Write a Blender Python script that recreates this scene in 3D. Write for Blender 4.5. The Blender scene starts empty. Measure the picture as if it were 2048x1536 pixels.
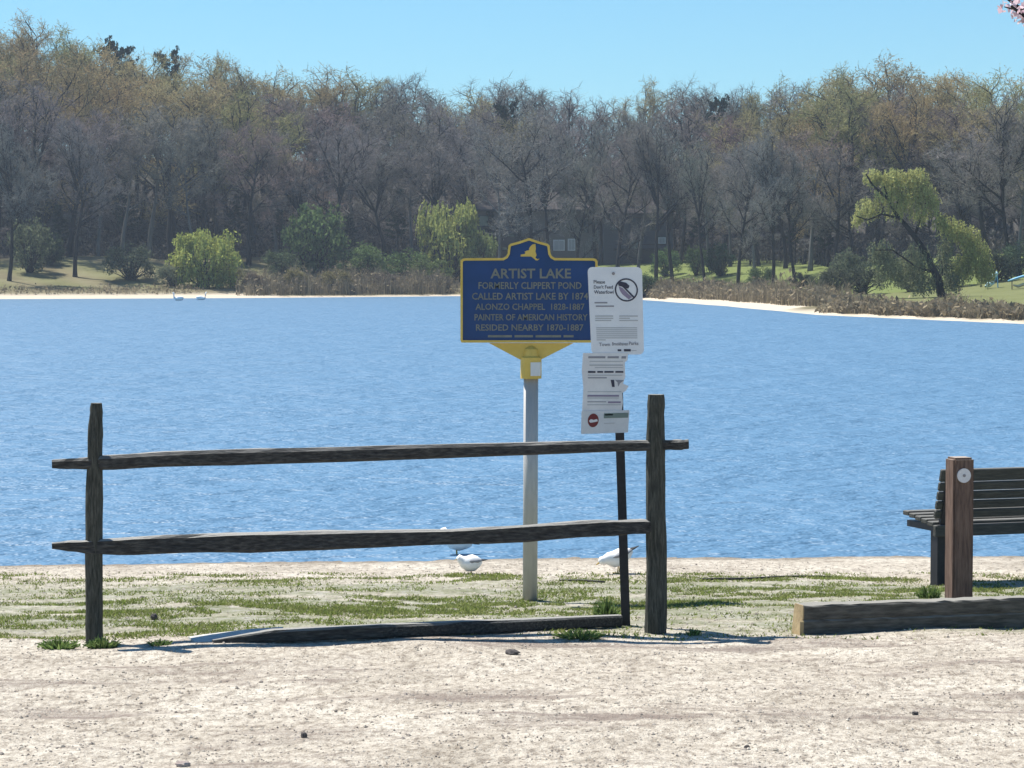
import bpy, bmesh, math, random
import numpy as np
from mathutils import Vector, Matrix, noise as mnoise

# ------------------------------------------------------------------ camera, sky, sun, exposure
scene = bpy.context.scene
C = scene.collection
F = 5000.0; CX = 1024.0; CY = 768.0; CAM_Z = 2.2
PITCH = math.atan(223.0 / F)
cam_d = bpy.data.cameras.new('camera'); cam_d.sensor_width = 36.0
cam_d.lens = F / 2048.0 * 36.0; cam_d.clip_start = 0.1; cam_d.clip_end = 5000
cam = bpy.data.objects.new('camera', cam_d); C.objects.link(cam)
cam.location = (0, 0, CAM_Z); cam.rotation_euler = (math.pi / 2 - PITCH, 0, 0)
scene.camera = cam

SUN = Vector((-0.372, 0.311, 0.875)).normalized()
world = bpy.data.worlds.new('World'); scene.world = world; world.use_nodes = True
wn = world.node_tree
bg = wn.nodes['Background']
sky = wn.nodes.new('ShaderNodeTexSky'); sky.sky_type = 'NISHITA'; sky.sun_disc = False
sky.sun_elevation = math.asin(SUN.z); sky.sun_rotation = math.atan2(SUN.x, SUN.y)
sky.air_density = 1.0; sky.dust_density = 0.0; sky.ozone_density = 2.0; sky.altitude = 0
tone = wn.nodes.new('ShaderNodeMix'); tone.data_type = 'RGBA'; tone.blend_type = 'MULTIPLY'; tone.inputs[0].default_value = 1.0
tone.inputs[7].default_value = (0.53, 0.88, 1.04, 1)                   # a clear cyan-blue spring sky, the same tone all over
wn.links.new(sky.outputs[0], tone.inputs[6]); wn.links.new(tone.outputs[2], bg.inputs['Color']); bg.inputs['Strength'].default_value = 0.075
sun_d = bpy.data.lights.new('sun', 'SUN'); sun_d.energy = 5.0; sun_d.angle = math.radians(0.5)
sun_d.color = (1.0, 0.95, 0.86)
sun = bpy.data.objects.new('sun', sun_d); C.objects.link(sun)
sun.rotation_euler = SUN.to_track_quat('Z', 'Y').to_euler()
scene.view_settings.view_transform = 'Standard'; scene.view_settings.look = 'None'
scene.view_settings.gamma = 1.0; scene.view_settings.use_curve_mapping = False
scene.view_settings.exposure = 0.8
scene.render.engine = 'CYCLES'
scene.cycles.use_denoising = True
scene.cycles.max_bounces = 4; scene.cycles.diffuse_bounces = 2; scene.cycles.volume_bounces = 0; scene.cycles.transparent_max_bounces = 8

# ------------------------------------------------------------------ helpers
FWD = Vector((0, math.cos(PITCH), -math.sin(PITCH))); UPV = Vector((0, math.sin(PITCH), math.cos(PITCH)))
def ray(px, py):
    d = FWD * F + Vector((1, 0, 0)) * (px - CX) - UPV * (py - CY)
    return d / d.y                       # per metre of distance
def at(px, py, Y):                       # the place seen at a pixel, Y metres away
    return Vector((0, 0, CAM_Z)) + ray(px, py) * Y
def proj(p):
    v = Vector(p) - Vector((0, 0, CAM_Z)); w = v.dot(FWD)
    return CX + F * v.x / w, CY - F * v.dot(UPV) / w
def hit(px, py, fz, y0, y1, n=800):
    r = ray(px, py); o = Vector((0, 0, CAM_Z)); last = y0
    for i in range(n + 1):
        y = y0 + (y1 - y0) * i / n
        p = o + r * y
        if p.z <= fz(p.x, y):
            a, b = last, y
            for _ in range(20):
                m = (a + b) / 2; q = o + r * m
                if q.z <= fz(q.x, m): b = m
                else: a = m
            return o + r * b
        last = y
    return o + r * y1

def sstep(a, b, x):
    t = min(1.0, max(0.0, (x - a) / (b - a))); return t * t * (3 - 2 * t)

class MB:
    def __init__(self): self.v = []; self.f = []
    def quad(self, a, b, c, d):
        n = len(self.v); self.v += [tuple(a), tuple(b), tuple(c), tuple(d)]; self.f.append((n, n+1, n+2, n+3))
    def tri(self, a, b, c):
        n = len(self.v); self.v += [tuple(a), tuple(b), tuple(c)]; self.f.append((n, n+1, n+2))
    def box(self, c, s, rot=None):
        n = len(self.v)
        for dx in (-.5, .5):
            for dy in (-.5, .5):
                for dz in (-.5, .5):
                    p = Vector((dx * s[0], dy * s[1], dz * s[2]))
                    if rot is not None: p = rot @ p
                    self.v.append(tuple(p + Vector(c)))
        for q in ((0,1,3,2),(4,6,7,5),(0,4,5,1),(2,3,7,6),(0,2,6,4),(1,5,7,3)):
            self.f.append(tuple(n + i for i in q))
    def rings(self, rings, cap=True):
        n0 = len(self.v); k = len(rings[0])
        for r in rings: self.v += [tuple(p) for p in r]
        for i in range(len(rings) - 1):
            for j in range(k):
                a = n0 + i * k + j; b = n0 + i * k + (j + 1) % k
                self.f.append((a, b, b + k, a + k))
        if cap:
            self.f.append(tuple(n0 + j for j in reversed(range(k))))
            self.f.append(tuple(n0 + (len(rings) - 1) * k + j for j in range(k)))
    def tube(self, pts, rad, sides=6, cap=True, flat=1.0):
        rings = []
        for i, p in enumerate(pts):
            p = Vector(p)
            d = (Vector(pts[min(i + 1, len(pts) - 1)]) - Vector(pts[max(i - 1, 0)]))
            if d.length < 1e-9: d = Vector((0, 0, 1))
            d.normalize()
            ref = Vector((0, 0, 1)) if abs(d.z) < 0.9 else Vector((1, 0, 0))
            u = d.cross(ref).normalized(); w = u.cross(d)
            r = rad[i] if hasattr(rad, '__len__') else rad
            rings.append([p + (u * math.cos(2 * math.pi * j / sides) + w * flat * math.sin(2 * math.pi * j / sides)) * r for j in range(sides)])
        self.rings(rings, cap)
    def ribbon(self, pts, w, nrm):
        n = len(self.v); k = len(pts)
        for i, p in enumerate(pts):
            ww = w * (1 - 0.75 * i / (k - 1))
            self.v += [tuple(p + nrm * ww), tuple(p - nrm * ww)]
        for i in range(k - 1):
            a = n + 2 * i; self.f.append((a, a + 1, a + 3, a + 2))
    def prism(self, poly, y0, y1):       # poly in (x, z), extruded along y
        n = len(self.v); k = len(poly)
        self.v += [(p[0], y0, p[1]) for p in poly] + [(p[0], y1, p[1]) for p in poly]
        self.f.append(tuple(n + i for i in range(k))); self.f.append(tuple(n + k + i for i in reversed(range(k))))
        for i in range(k):
            j = (i + 1) % k; self.f.append((n + i, n + k + i, n + k + j, n + j))
    def blob(self, c, r, seg=10, rng=8, jit=0.0, R=None):
        rings = []
        for i in range(1, rng):
            t = math.pi * i / rng; rings.append([Vector((c[0] + r[0] * math.sin(t) * math.cos(2*math.pi*j/seg), c[1] + r[1] * math.sin(t) * math.sin(2*math.pi*j/seg), c[2] + r[2] * math.cos(t))) for j in range(seg)])
        if jit and R:
            for rr in rings:
                for p in rr: p += Vector((R.uniform(-1,1)*r[0], R.uniform(-1,1)*r[1], R.uniform(-1,1)*r[2])) * jit
        self.rings(rings)
    def mesh(self, name, m=None, smooth=False):
        me = bpy.data.meshes.new(name); me.from_pydata(self.v, [], self.f)
        if m: me.materials.append(m)
        if smooth: me.polygons.foreach_set('use_smooth', [True] * len(me.polygons))
        me.update(); return me
    def build(self, name, m, parent=None, smooth=False, loc=None):
        o = bpy.data.objects.new(name, self.mesh(name, m, smooth)); C.objects.link(o)
        if parent: o.parent = parent
        if loc is not None: o.location = loc
        return o
def recalc(o):
    bm = bmesh.new(); bm.from_mesh(o.data); bmesh.ops.recalc_face_normals(bm, faces=bm.faces); bm.to_mesh(o.data); bm.free(); return o
def bevel(o, w, seg=2):
    bm = bmesh.new(); bm.from_mesh(o.data); bmesh.ops.recalc_face_normals(bm, faces=bm.faces)
    bmesh.ops.bevel(bm, geom=list(bm.edges), offset=w, segments=seg, affect='EDGES', clamp_overlap=True)
    bm.to_mesh(o.data); bm.free(); return o
def tag(o, label, cat, group=None):
    o['label'] = label; o['category'] = cat
    if group: o['group'] = group
    return o
def kind(o, k): o['kind'] = k; return o
def thing(name, loc, rz=0.0):
    o = bpy.data.objects.new(name, None); C.objects.link(o); o.location = loc; o.rotation_euler = (0, 0, rz)
    o.empty_display_size = 0.1; return o

def mat(name, cols, scale=5.0, rough=0.8, bump=0.0, stretch=(1,1,1), detail=6, coord='Object', spec=0.3, metal=0.0, bscale=None, pos=(0.3, 0.7)):
    m = bpy.data.materials.new(name); m.use_nodes = True; nt = m.node_tree; N = nt.nodes; L = nt.links
    b = N['Principled BSDF']; b.inputs['Roughness'].default_value = rough
    b.inputs['Specular IOR Level'].default_value = spec; b.inputs['Metallic'].default_value = metal
    if len(cols) == 1 and not bump:
        b.inputs['Base Color'].default_value = (*cols[0], 1); return m
    tc = N.new('ShaderNodeTexCoord'); mp = N.new('ShaderNodeMapping'); mp.inputs['Scale'].default_value = stretch
    L.new(tc.outputs[coord], mp.inputs['Vector'])
    nz = N.new('ShaderNodeTexNoise'); nz.inputs['Scale'].default_value = scale; nz.inputs['Detail'].default_value = detail; nz.inputs['Roughness'].default_value = 0.65
    L.new(mp.outputs[0], nz.inputs['Vector'])
    cr = N.new('ShaderNodeValToRGB'); el = cr.color_ramp.elements
    cols = cols if len(cols) > 1 else cols * 2
    el[0].position = pos[0]; el[0].color = (*cols[0], 1); el[1].position = pos[1]; el[1].color = (*cols[-1], 1)
    for i, c in enumerate(cols[1:-1]):
        e = el.new(pos[0] + (pos[1] - pos[0]) * (i + 1) / (len(cols) - 1)); e.color = (*c, 1)
    L.new(nz.outputs['Fac'], cr.inputs['Fac']); L.new(cr.outputs[0], b.inputs['Base Color'])
    if bump:
        n2 = nz
        if bscale:
            n2 = N.new('ShaderNodeTexNoise'); n2.inputs['Scale'].default_value = bscale; n2.inputs['Detail'].default_value = 4
            L.new(mp.outputs[0], n2.inputs['Vector'])
        bp = N.new('ShaderNodeBump'); bp.inputs['Strength'].default_value = min(1, bump); bp.inputs['Distance'].default_value = 0.02
        L.new(n2.outputs['Fac'], bp.inputs['Height']); L.new(bp.outputs[0], b.inputs['Normal'])
    return m

def sunlit_tops(m, col, lo=.55, hi=.9):
    """paints the sunlit rim into weathered wood: upward faces mixed to a paler colour"""
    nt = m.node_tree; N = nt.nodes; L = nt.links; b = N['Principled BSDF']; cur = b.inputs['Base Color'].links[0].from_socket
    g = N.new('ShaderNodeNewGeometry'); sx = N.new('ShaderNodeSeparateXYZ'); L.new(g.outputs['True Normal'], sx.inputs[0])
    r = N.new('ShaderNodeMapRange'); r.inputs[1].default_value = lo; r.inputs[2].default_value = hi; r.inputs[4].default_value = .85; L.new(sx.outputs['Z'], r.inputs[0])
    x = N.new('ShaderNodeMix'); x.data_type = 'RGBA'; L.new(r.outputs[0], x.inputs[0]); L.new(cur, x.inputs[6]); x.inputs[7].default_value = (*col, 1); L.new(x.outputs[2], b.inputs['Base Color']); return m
def foliage_mat(name, tint=None, var=0.45, trans=0.35, hue2=None):
    """leaves and twigs: each small piece its own tone; colour from the object's colour when tint is None"""
    m = bpy.data.materials.new(name); m.use_nodes = True; nt = m.node_tree; N = nt.nodes; L = nt.links
    N.remove(N['Principled BSDF']); out = N['Material Output']
    geo = N.new('ShaderNodeNewGeometry')
    mr = N.new('ShaderNodeMapRange'); mr.inputs['To Min'].default_value = 1 - var; mr.inputs['To Max'].default_value = 1 + var
    L.new(geo.outputs['Random Per Island'], mr.inputs['Value'])
    if tint is None:
        oi = N.new('ShaderNodeObjectInfo'); col = oi.outputs['Color']
    else:
        rgb = N.new('ShaderNodeValToRGB'); rgb.color_ramp.elements[0].color = (*tint, 1); rgb.color_ramp.elements[1].color = (*(hue2 or tint), 1)
        wn_ = N.new('ShaderNodeMath'); wn_.operation = 'FRACT'; mu = N.new('ShaderNodeMath'); mu.operation = 'MULTIPLY'; mu.inputs[1].default_value = 17.31
        L.new(geo.outputs['Random Per Island'], mu.inputs[0]); L.new(mu.outputs[0], wn_.inputs[0]); L.new(wn_.outputs[0], rgb.inputs['Fac']); col = rgb.outputs[0]
    vm = N.new('ShaderNodeVectorMath'); vm.operation = 'SCALE'
    L.new(col, vm.inputs[0]); L.new(mr.outputs[0], vm.inputs['Scale'])
    d = N.new('ShaderNodeBsdfDiffuse'); t = N.new('ShaderNodeBsdfTranslucent'); mx = N.new('ShaderNodeMixShader'); mx.inputs[0].default_value = trans
    L.new(vm.outputs[0], d.inputs['Color']); L.new(vm.outputs[0], t.inputs['Color'])
    L.new(d.outputs[0], mx.inputs[1]); L.new(t.outputs[0], mx.inputs[2]); L.new(mx.outputs[0], out.inputs['Surface'])
    return m

# ------------------------------------------------------------------ materials
M = {}
M['old_wood'] = mat('weathered_wood', [(0.018,0.018,0.019), (0.05,0.048,0.046), (0.11,0.105,0.097)], scale=9, stretch=(1.2,9,9), bump=0.8, rough=0.9, spec=0.2)
M['old_wood_up'] = mat('weathered_post_wood', [(0.022,0.024,0.02), (0.062,0.062,0.052), (0.12,0.118,0.098)], scale=9, stretch=(9,9,1.2), bump=0.8, rough=0.9, spec=0.2)
M['pale_wood'] = mat('sunlit_pale_wood', [(0.42,0.41,0.39), (0.62,0.61,0.59)], scale=9, stretch=(1.2,9,9), bump=0.5, rough=0.9)  # pale split wood, with sun on its slanted face brightened into the colour
M['timber'] = mat('grey_timber', [(0.038,0.035,0.031), (0.092,0.086,0.076), (0.155,0.147,0.13)], scale=6, stretch=(1.0,7,7), bump=0.6, rough=0.9, spec=0.2)
M['timber_end'] = mat('sawn_timber_end', [(0.30,0.22,0.12), (0.42,0.32,0.18)], scale=14, bump=0.4, rough=0.9)
M['brown_post'] = mat('brown_post_wood', [(0.075,0.05,0.042), (0.155,0.10,0.078), (0.22,0.15,0.115)], scale=7, stretch=(9,9,0.9), bump=0.6, rough=0.85, spec=0.2)
M['slat'] = mat('dark_slat_wood', [(0.035,0.035,0.033), (0.085,0.083,0.075)], scale=8, stretch=(1.0,8,8), bump=0.5, rough=0.8)
sunlit_tops(M['old_wood'], (.36,.35,.33)); sunlit_tops(M['old_wood_up'], (.30,.29,.26)); sunlit_tops(M['timber'], (.27,.26,.235)); sunlit_tops(M['slat'], (.17,.168,.16)); sunlit_tops(M['brown_post'], (.42,.36,.31))  # sunlight on the tops of rails, posts, timber and slats put into their colour
M['black_metal'] = mat('black_painted_steel', [(0.012,0.012,0.016), (0.022,0.022,0.028)], scale=30, rough=0.5, bump=0.1)
M['blue'] = mat('blue_enamel', [(0.006,0.042,0.15), (0.010,0.052,0.19)], scale=6, rough=0.45, bump=0.05, spec=0.4)
M['yellow'] = mat('yellow_enamel', [(0.60,0.41,0.08), (0.70,0.50,0.12)], scale=9, rough=0.5, bump=0.05, spec=0.4)
M['letter'] = mat('pale_raised_letters', [(0.165,0.175,0.16), (0.24,0.24,0.205)], scale=20, rough=0.7)
M['galv'] = mat('galvanised_pole', [(0.42,0.405,0.39), (0.52,0.50,0.475)], scale=8, stretch=(4,4,0.7), rough=0.55, metal=0.25, bump=0.05)
M['white_sign'] = mat('white_sign_sheet', [(0.62,0.64,0.68), (0.70,0.72,0.75)], scale=5, rough=0.6)
M['paper'] = mat('damp_paper', [(0.58,0.57,0.58), (0.72,0.71,0.71)], scale=6, rough=0.8, bump=0.1)
M['sleeve'] = mat('plastic_sleeve', [(0.5,0.52,0.55), (0.6,0.62,0.65)], scale=9, rough=0.25, spec=0.5)
M['ink'] = mat('dark_ink', [(0.05,0.05,0.075)], rough=0.8)
M['ink_grey'] = mat('grey_ink', [(0.25,0.25,0.28)], rough=0.8)
M['ink_light'] = mat('faint_ink', [(0.40,0.41,0.43)], rough=0.8)
M['ink_purple'] = mat('purple_grey_ink', [(0.25,0.21,0.29)], rough=0.8)
M['ink_red'] = mat('dark_red_ink', [(0.16,0.035,0.035)], rough=0.8)
M['ink_green'] = mat('grey_green_ink', [(0.17,0.22,0.2)], rough=0.8)
M['reflector'] = mat('white_reflector', [(0.6,0.58,0.6), (0.72,0.7,0.71)], scale=30, rough=0.4)
M['bolt'] = mat('grey_bolt', [(0.25,0.23,0.24)], rough=0.5)
M['feather_white'] = mat('white_feathers', [(0.80,0.80,0.79), (0.88,0.88,0.87)], scale=20, rough=0.9)
M['feather_grey'] = mat('grey_feathers', [(0.22,0.225,0.24), (0.32,0.325,0.34)], scale=20, rough=0.9)
M['feather_black'] = mat('black_feathers', [(0.02,0.02,0.022), (0.05,0.05,0.05)], scale=20, rough=0.8)
M['bill'] = mat('bird_bill', [(0.5,0.32,0.05)], rough=0.5)
M['stone'] = mat('dark_stone', [(0.05,0.045,0.045), (0.12,0.105,0.10)], scale=20, rough=0.9, bump=0.4)
M['stone_pale'] = mat('reddish_stone', [(0.16,0.11,0.10), (0.45,0.40,0.37)], scale=18, rough=0.9, bump=0.4)
M['bark'] = mat('grey_bark', [(0.016,0.015,0.015), (0.042,0.039,0.038)], scale=1.2, stretch=(3,3,0.8), rough=0.95, bump=0.0, spec=0.1)
M['bark_pale'] = mat('pale_grey_bark', [(0.09,0.085,0.08), (0.17,0.165,0.155)], scale=1.2, stretch=(3,3,0.8), rough=0.95, spec=0.1)
M['twig'] = foliage_mat('twigs_and_buds', None, var=0.5, trans=0.3)
M['leaf'] = foliage_mat('spring_leaves', None, var=0.45, trans=0.4)
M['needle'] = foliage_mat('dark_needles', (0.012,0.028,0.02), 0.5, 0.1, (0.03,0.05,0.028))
M['reed'] = foliage_mat('dry_reeds', (0.19,0.16,0.12), 0.5, 0.3, (0.28,0.235,0.15))
M['brush'] = foliage_mat('bare_brush', (0.06,0.06,0.06), 0.5, 0.1, (0.13,0.12,0.105))
M['grass'] = foliage_mat('thin_grass', (0.16,0.225,0.04), 0.4, 0.35, (0.27,0.27,0.12))
M['weed'] = foliage_mat('green_weeds', (0.12,0.19,0.06), 0.4, 0.35, (0.18,0.24,0.08))
M['pebble'] = foliage_mat('mixed_pebbles', (0.50,0.45,0.38), 0.35, 0.0, (0.24,0.21,0.19))
M['blossom'] = foliage_mat('pink_blossom', (0.72,0.50,0.55), 0.3, 0.35, (0.80,0.68,0.70))
M['wall_tan'] = mat('tan_siding', [(0.12,0.108,0.10), (0.16,0.143,0.13)], scale=2, stretch=(0.4,0.4,9), rough=0.85)
M['wall_slate'] = mat('slate_blue_siding', [(0.055,0.06,0.075), (0.08,0.085,0.10)], scale=2, stretch=(0.4,0.4,9), rough=0.85)
M['roof'] = mat('brown_shingle', [(0.035,0.03,0.031), (0.06,0.051,0.05)], scale=4, stretch=(1,1,6), rough=0.9)
M['trim'] = mat('white_trim', [(0.6,0.61,0.63)], rough=0.6)
M['glass'] = mat('dark_window_glass', [(0.02,0.025,0.035)], rough=0.08, spec=0.6)
M['deck'] = mat('dark_deck', [(0.03,0.03,0.035), (0.06,0.055,0.055)], scale=4, rough=0.8)
M['play_blue'] = mat('sky_blue_plastic', [(0.16,0.42,0.62), (0.22,0.48,0.68)], scale=3, rough=0.4)
M['play_pale'] = mat('pale_aqua_plastic', [(0.45,0.68,0.72), (0.52,0.74,0.78)], scale=3, rough=0.4)
M['play_tan'] = mat('tan_plastic', [(0.55,0.46,0.30), (0.62,0.53,0.36)], scale=3, rough=0.5)

# ------------------------------------------------------------------ setting: near ground
LAKE = -0.35
def shore_y(x): return 22.15 + 0.09 * max(-5.5, min(3.0, x)) + 0.05 * math.sin(x * 0.9 + 1.0) + 0.02 * math.sin(x * 2.3)
def gz(x, y):
    ys = shore_y(x)
    if y < 15.0: z = 0.0
    elif y < ys: z = LAKE * ((y - 15.0) / (ys - 15.0)) ** 1.0
    else: z = LAKE - 0.07 * (y - ys)
    s = sstep(2, 12, y + 6) * (1 - 0.85 * sstep(19.5, 21.5, y))
    z += s * (0.012 * math.sin(1.7 * x + 0.6 * y) + 0.010 * math.sin(0.9 * y * 1.9 - 1.1 * x) + 0.006 * math.sin(5.1 * x + 3.3 * y) + 0.005 * math.sin(7.7 * y - 4.2 * x))
    return z
def ghit(px, py): return hit(px, py, gz, 9.0, 24.0, 1200)

def axis(parts):
    out = []
    for a, b, n in parts: out += list(np.linspace(a, b, n, endpoint=False))
    out.append(parts[-1][1]); return out
def ground_sheet():
    xs = axis([(-90, -12, 14), (-12, -5.2, 24), (-5.2, 5.2, 150), (5.2, 12, 24), (12, 90, 14)])
    ys = axis([(-60, 0, 10), (0, 9, 16), (9, 23.2, 210), (23.2, 44, 14)])
    v = []; f = []
    for y in ys:
        for x in xs:
            n = mnoise.noise(Vector((x * 6, y * 6, 0))) * 0.006 + mnoise.noise(Vector((x * 14, y * 14, 3))) * 0.003
            v.append((x, y, gz(x, y) + (n if 9 < y < 23 else 0)))
    k = len(xs)
    for j in range(len(ys) - 1):
        for i in range(k - 1):
            a = j * k + i; f.append((a, a + 1, a + k + 1, a + k))
    mb = MB(); mb.v = v; mb.f = f
    return mb

def sand_material():
    m = bpy.data.materials.new('sandy_gravel'); m.use_nodes = True; nt = m.node_tree; N = nt.nodes; L = nt.links
    b = N['Principled BSDF']; b.inputs['Roughness'].default_value = 0.95; b.inputs['Specular IOR Level'].default_value = 0.1
    geo = N.new('ShaderNodeNewGeometry')
    def noi(scale, stretch=(1,1,1), detail=5, rough=0.6, off=(0,0,0)):
        mp = N.new('ShaderNodeMapping'); mp.inputs['Scale'].default_value = stretch; mp.inputs['Location'].default_value = off
        L.new(geo.outputs['Position'], mp.inputs['Vector'])
        n = N.new('ShaderNodeTexNoise'); n.inputs['Scale'].default_value = scale; n.inputs['Detail'].default_value = detail; n.inputs['Roughness'].default_value = rough
        L.new(mp.outputs[0], n.inputs['Vector']); return n.outputs['Fac']
    def ramp(fac, stops):
        r = N.new('ShaderNodeValToRGB'); e = r.color_ramp.elements
        e[0].position, e[0].color = stops[0][0], (*stops[0][1], 1); e[1].position, e[1].color = stops[-1][0], (*stops[-1][1], 1)
        for p, c in stops[1:-1]:
            x = e.new(p); x.color = (*c, 1)
        L.new(fac, r.inputs['Fac']); return r.outputs[0]
    def mix(fac, a, bb, mode='MIX'):
        x = N.new('ShaderNodeMix'); x.data_type = 'RGBA'; x.blend_type = mode
        if isinstance(fac, float): x.inputs[0].default_value = fac
        else: L.new(fac, x.inputs[0])
        L.new(a, x.inputs[6])
        if isinstance(bb, tuple): x.inputs[7].default_value = (*bb, 1)
        else: L.new(bb, x.inputs[7])
        return x.outputs[2]
    def mth(op, a, bb):
        x = N.new('ShaderNodeMath'); x.operation = op; x.use_clamp = True
        for i, q in enumerate((a, bb)):
            if isinstance(q, (int, float)): x.inputs[i].default_value = q
            else: L.new(q, x.inputs[i])
        return x.outputs[0]
    base = ramp(noi(1.1, (1, 0.7, 1)), [(0.3, (0.44,0.395,0.335)), (0.5, (0.57,0.52,0.45)), (0.7, (0.66,0.615,0.54))])
    grain = ramp(noi(17, (1, 0.6, 1), 6, 0.8), [(0.33, (0.36,0.335,0.32)), (0.45, (0.74,0.71,0.68)), (0.54, (1.02,1.01,0.99)), (0.70, (1.20,1.19,1.16))])
    col = mix(1.0, base, grain, 'MULTIPLY')
    # fine flecks of bark and grit
    fle = ramp(noi(70, (1, 0.6, 1), 3, 0.6, (4,2,0)), [(0.30, (0.55,0.5,0.45)), (0.42, (1,1,1)), (1.0, (1,1,1))])
    col = mix(1.0, col, fle, 'MULTIPLY')
    # worn brownish damp streaks lying across the lot
    st = ramp(noi(0.9, (0.55, 2.3, 1), 6, 0.7, (7,1,0)), [(0.52, (0,0,0)), (0.63, (1,1,1))])
    sx = N.new('ShaderNodeSeparateXYZ'); L.new(geo.outputs['Position'], sx.inputs[0])
    def yband(a, bq, c, d):
        r1 = N.new('ShaderNodeMapRange'); r1.interpolation_type = 'SMOOTHSTEP'; r1.inputs[1].default_value = a; r1.inputs[2].default_value = bq; L.new(sx.outputs['Y'], r1.inputs[0])
        r2 = N.new('ShaderNodeMapRange'); r2.interpolation_type = 'SMOOTHSTEP'; r2.inputs[1].default_value = c; r2.inputs[2].default_value = d; r2.inputs[3].default_value = 1; r2.inputs[4].default_value = 0; L.new(sx.outputs['Y'], r2.inputs[0])
        return mth('MULTIPLY', r1.outputs[0], r2.outputs[0])
    lot = yband(0, 4, 15.0, 15.6)
    col = mix(mth('MULTIPLY', mth('MULTIPLY', st, lot), 0.8), col, (0.235,0.19,0.165))
    # strip of thin turf: grey-green crust between the fence and the beach
    tb = yband(15.05, 15.7, 18.8, 20.2)
    tn = ramp(noi(1.5, (0.6, 1.6, 1), 6, 0.7, (1,5,0)), [(0.30, (0,0,0)), (0.55, (1,1,1))])
    crust = ramp(noi(9, (1, 1, 1), 5, 0.7, (2,2,1)), [(0.34, (0.12,0.15,0.06)), (0.50, (0.25,0.26,0.17)), (0.66, (0.43,0.42,0.38))])
    col = mix(mth('MULTIPLY', mth('MULTIPLY', tb, tn), 0.85), col, crust)
    # wet sand at the water line
    rz = N.new('ShaderNodeMapRange'); rz.inputs[1].default_value = LAKE + 0.022; rz.inputs[2].default_value = LAKE + 0.004; L.new(sx.outputs['Z'], rz.inputs[0])
    wet = mth('MULTIPLY', rz.outputs[0], 0.7)
    col = mix(wet, col, (0.19,0.155,0.12))
    L.new(col, b.inputs['Base Color'])
    bp = N.new('ShaderNodeBump'); bp.inputs['Strength'].default_value = 0.9; bp.inputs['Distance'].default_value = 0.03
    hb = N.new('ShaderNodeMath'); hb.operation = 'ADD'; L.new(noi(14, (1,1,1), 5, 0.7), hb.inputs[0]); L.new(noi(50, (1,1,1), 4, 0.7), hb.inputs[1])
    L.new(hb.outputs[0], bp.inputs['Height']); L.new(bp.outputs[0], b.inputs['Normal'])
    return m
M['sand'] = sand_material()
kind(ground_sheet().build('ground', M['sand'], smooth=True), 'structure')

# ------------------------------------------------------------------ setting: far bank
SH = [(-900,215), (-400,220), (-150,238), (-49,240), (-27,250), (-12,264), (-5.6,271), (2,264), (8.8,250), (12.3,232), (16.2,190), (18.5,150), (25.4,124), (45,95), (90,62), (200,42), (900,30)]
SHX = np.array([p[0] for p in SH], float); SHY = np.array([p[1] for p in SH], float)
def inland(x, y):
    best = 1e9
    for i in range(len(SH) - 1):
        ax, ay = SH[i]; bx, by = SH[i+1]; dx, dy = bx - ax, by - ay
        t = max(0, min(1, ((x - ax) * dx + (y - ay) * dy) / (dx*dx + dy*dy)))
        d = (ax + t*dx - x) ** 2 + (ay + t*dy - y) ** 2
        if d < best: best = d
    d = math.sqrt(best)
    return d if y > np.interp(x, SHX, SHY) else -d
def far_z(x, y, d=None):
    if d is None: d = inland(x, y)
    if d <= 0: return LAKE + max(-2.0, d * 0.12)
    low = 1 - sstep(165, 235, y) * (1 if x < 60 else 0)
    left = sstep(-28, -36, x)
    bank = 0.22 * sstep(0, 1.6, d) + 0.55 * sstep(2.0, 5.5, d)
    rise = 3.4 * sstep(4, 36, d) * (1 - 0.72 * low) + 15.5 * sstep(44, 112, d) + 4 * sstep(110, 300, d)
    und = 0.25 * math.sin(x * 0.21 + y * 0.13) * sstep(6, 20, d)
    return LAKE + bank + rise + und
def fhit(px, py): return hit(px, py, far_z, 100.0, 420.0, 640)

def far_sheet():
    xs = axis([(-900, -120, 26), (-120, 100, 150), (100, 900, 26)])
    ys = axis([(25, 110, 24), (110, 300, 160), (300, 460, 30), (460, 1500, 16)])
    v = []; f = []; d0 = []
    for y in ys:
        for x in xs:
            d = inland(x, y); d0.append(d); v.append((x, y, far_z(x, y, d)))
    k = len(xs)
    for j in range(len(ys) - 1):
        for i in range(k - 1):
            a = j * k + i
            if max(d0[a], d0[a+1], d0[a+k], d0[a+k+1]) > -30: f.append((a, a + 1, a + k + 1, a + k))
    mb = MB(); mb.v = v; mb.f = f
    return mb, d0
def bank_material():
    m = mat('leaf_litter_bank', [(0.10,0.085,0.055), (0.16,0.14,0.085), (0.20,0.185,0.115)], scale=0.25, rough=0.95, coord='Object', spec=0.05)
    nt = m.node_tree; N = nt.nodes; L = nt.links; b = N['Principled BSDF']
    cur = b.inputs['Base Color'].links[0].from_socket
    at_ = N.new('ShaderNodeAttribute'); at_.attribute_name = 'cover'
    sp = N.new('ShaderNodeSeparateColor'); L.new(at_.outputs['Color'], sp.inputs[0])
    for ch, c in ((1, (0.13,0.165,0.05)), (2, (0.06,0.055,0.048)), (0, (0.52,0.45,0.36))):
        x = N.new('ShaderNodeMix'); x.data_type = 'RGBA'; L.new(sp.outputs[ch], x.inputs[0]); L.new(cur, x.inputs[6]); x.inputs[7].default_value = (*c, 1); cur = x.outputs[2]
    L.new(cur, b.inputs['Base Color'])
    return m
fb, fd = far_sheet()
far_o = kind(fb.build('far_bank', bank_material(), smooth=True), 'structure')
ca = far_o.data.color_attributes.new('cover', 'FLOAT_COLOR', 'POINT')
cols = np.zeros((len(fb.v), 4), np.float32); cols[:, 3] = 1
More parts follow.
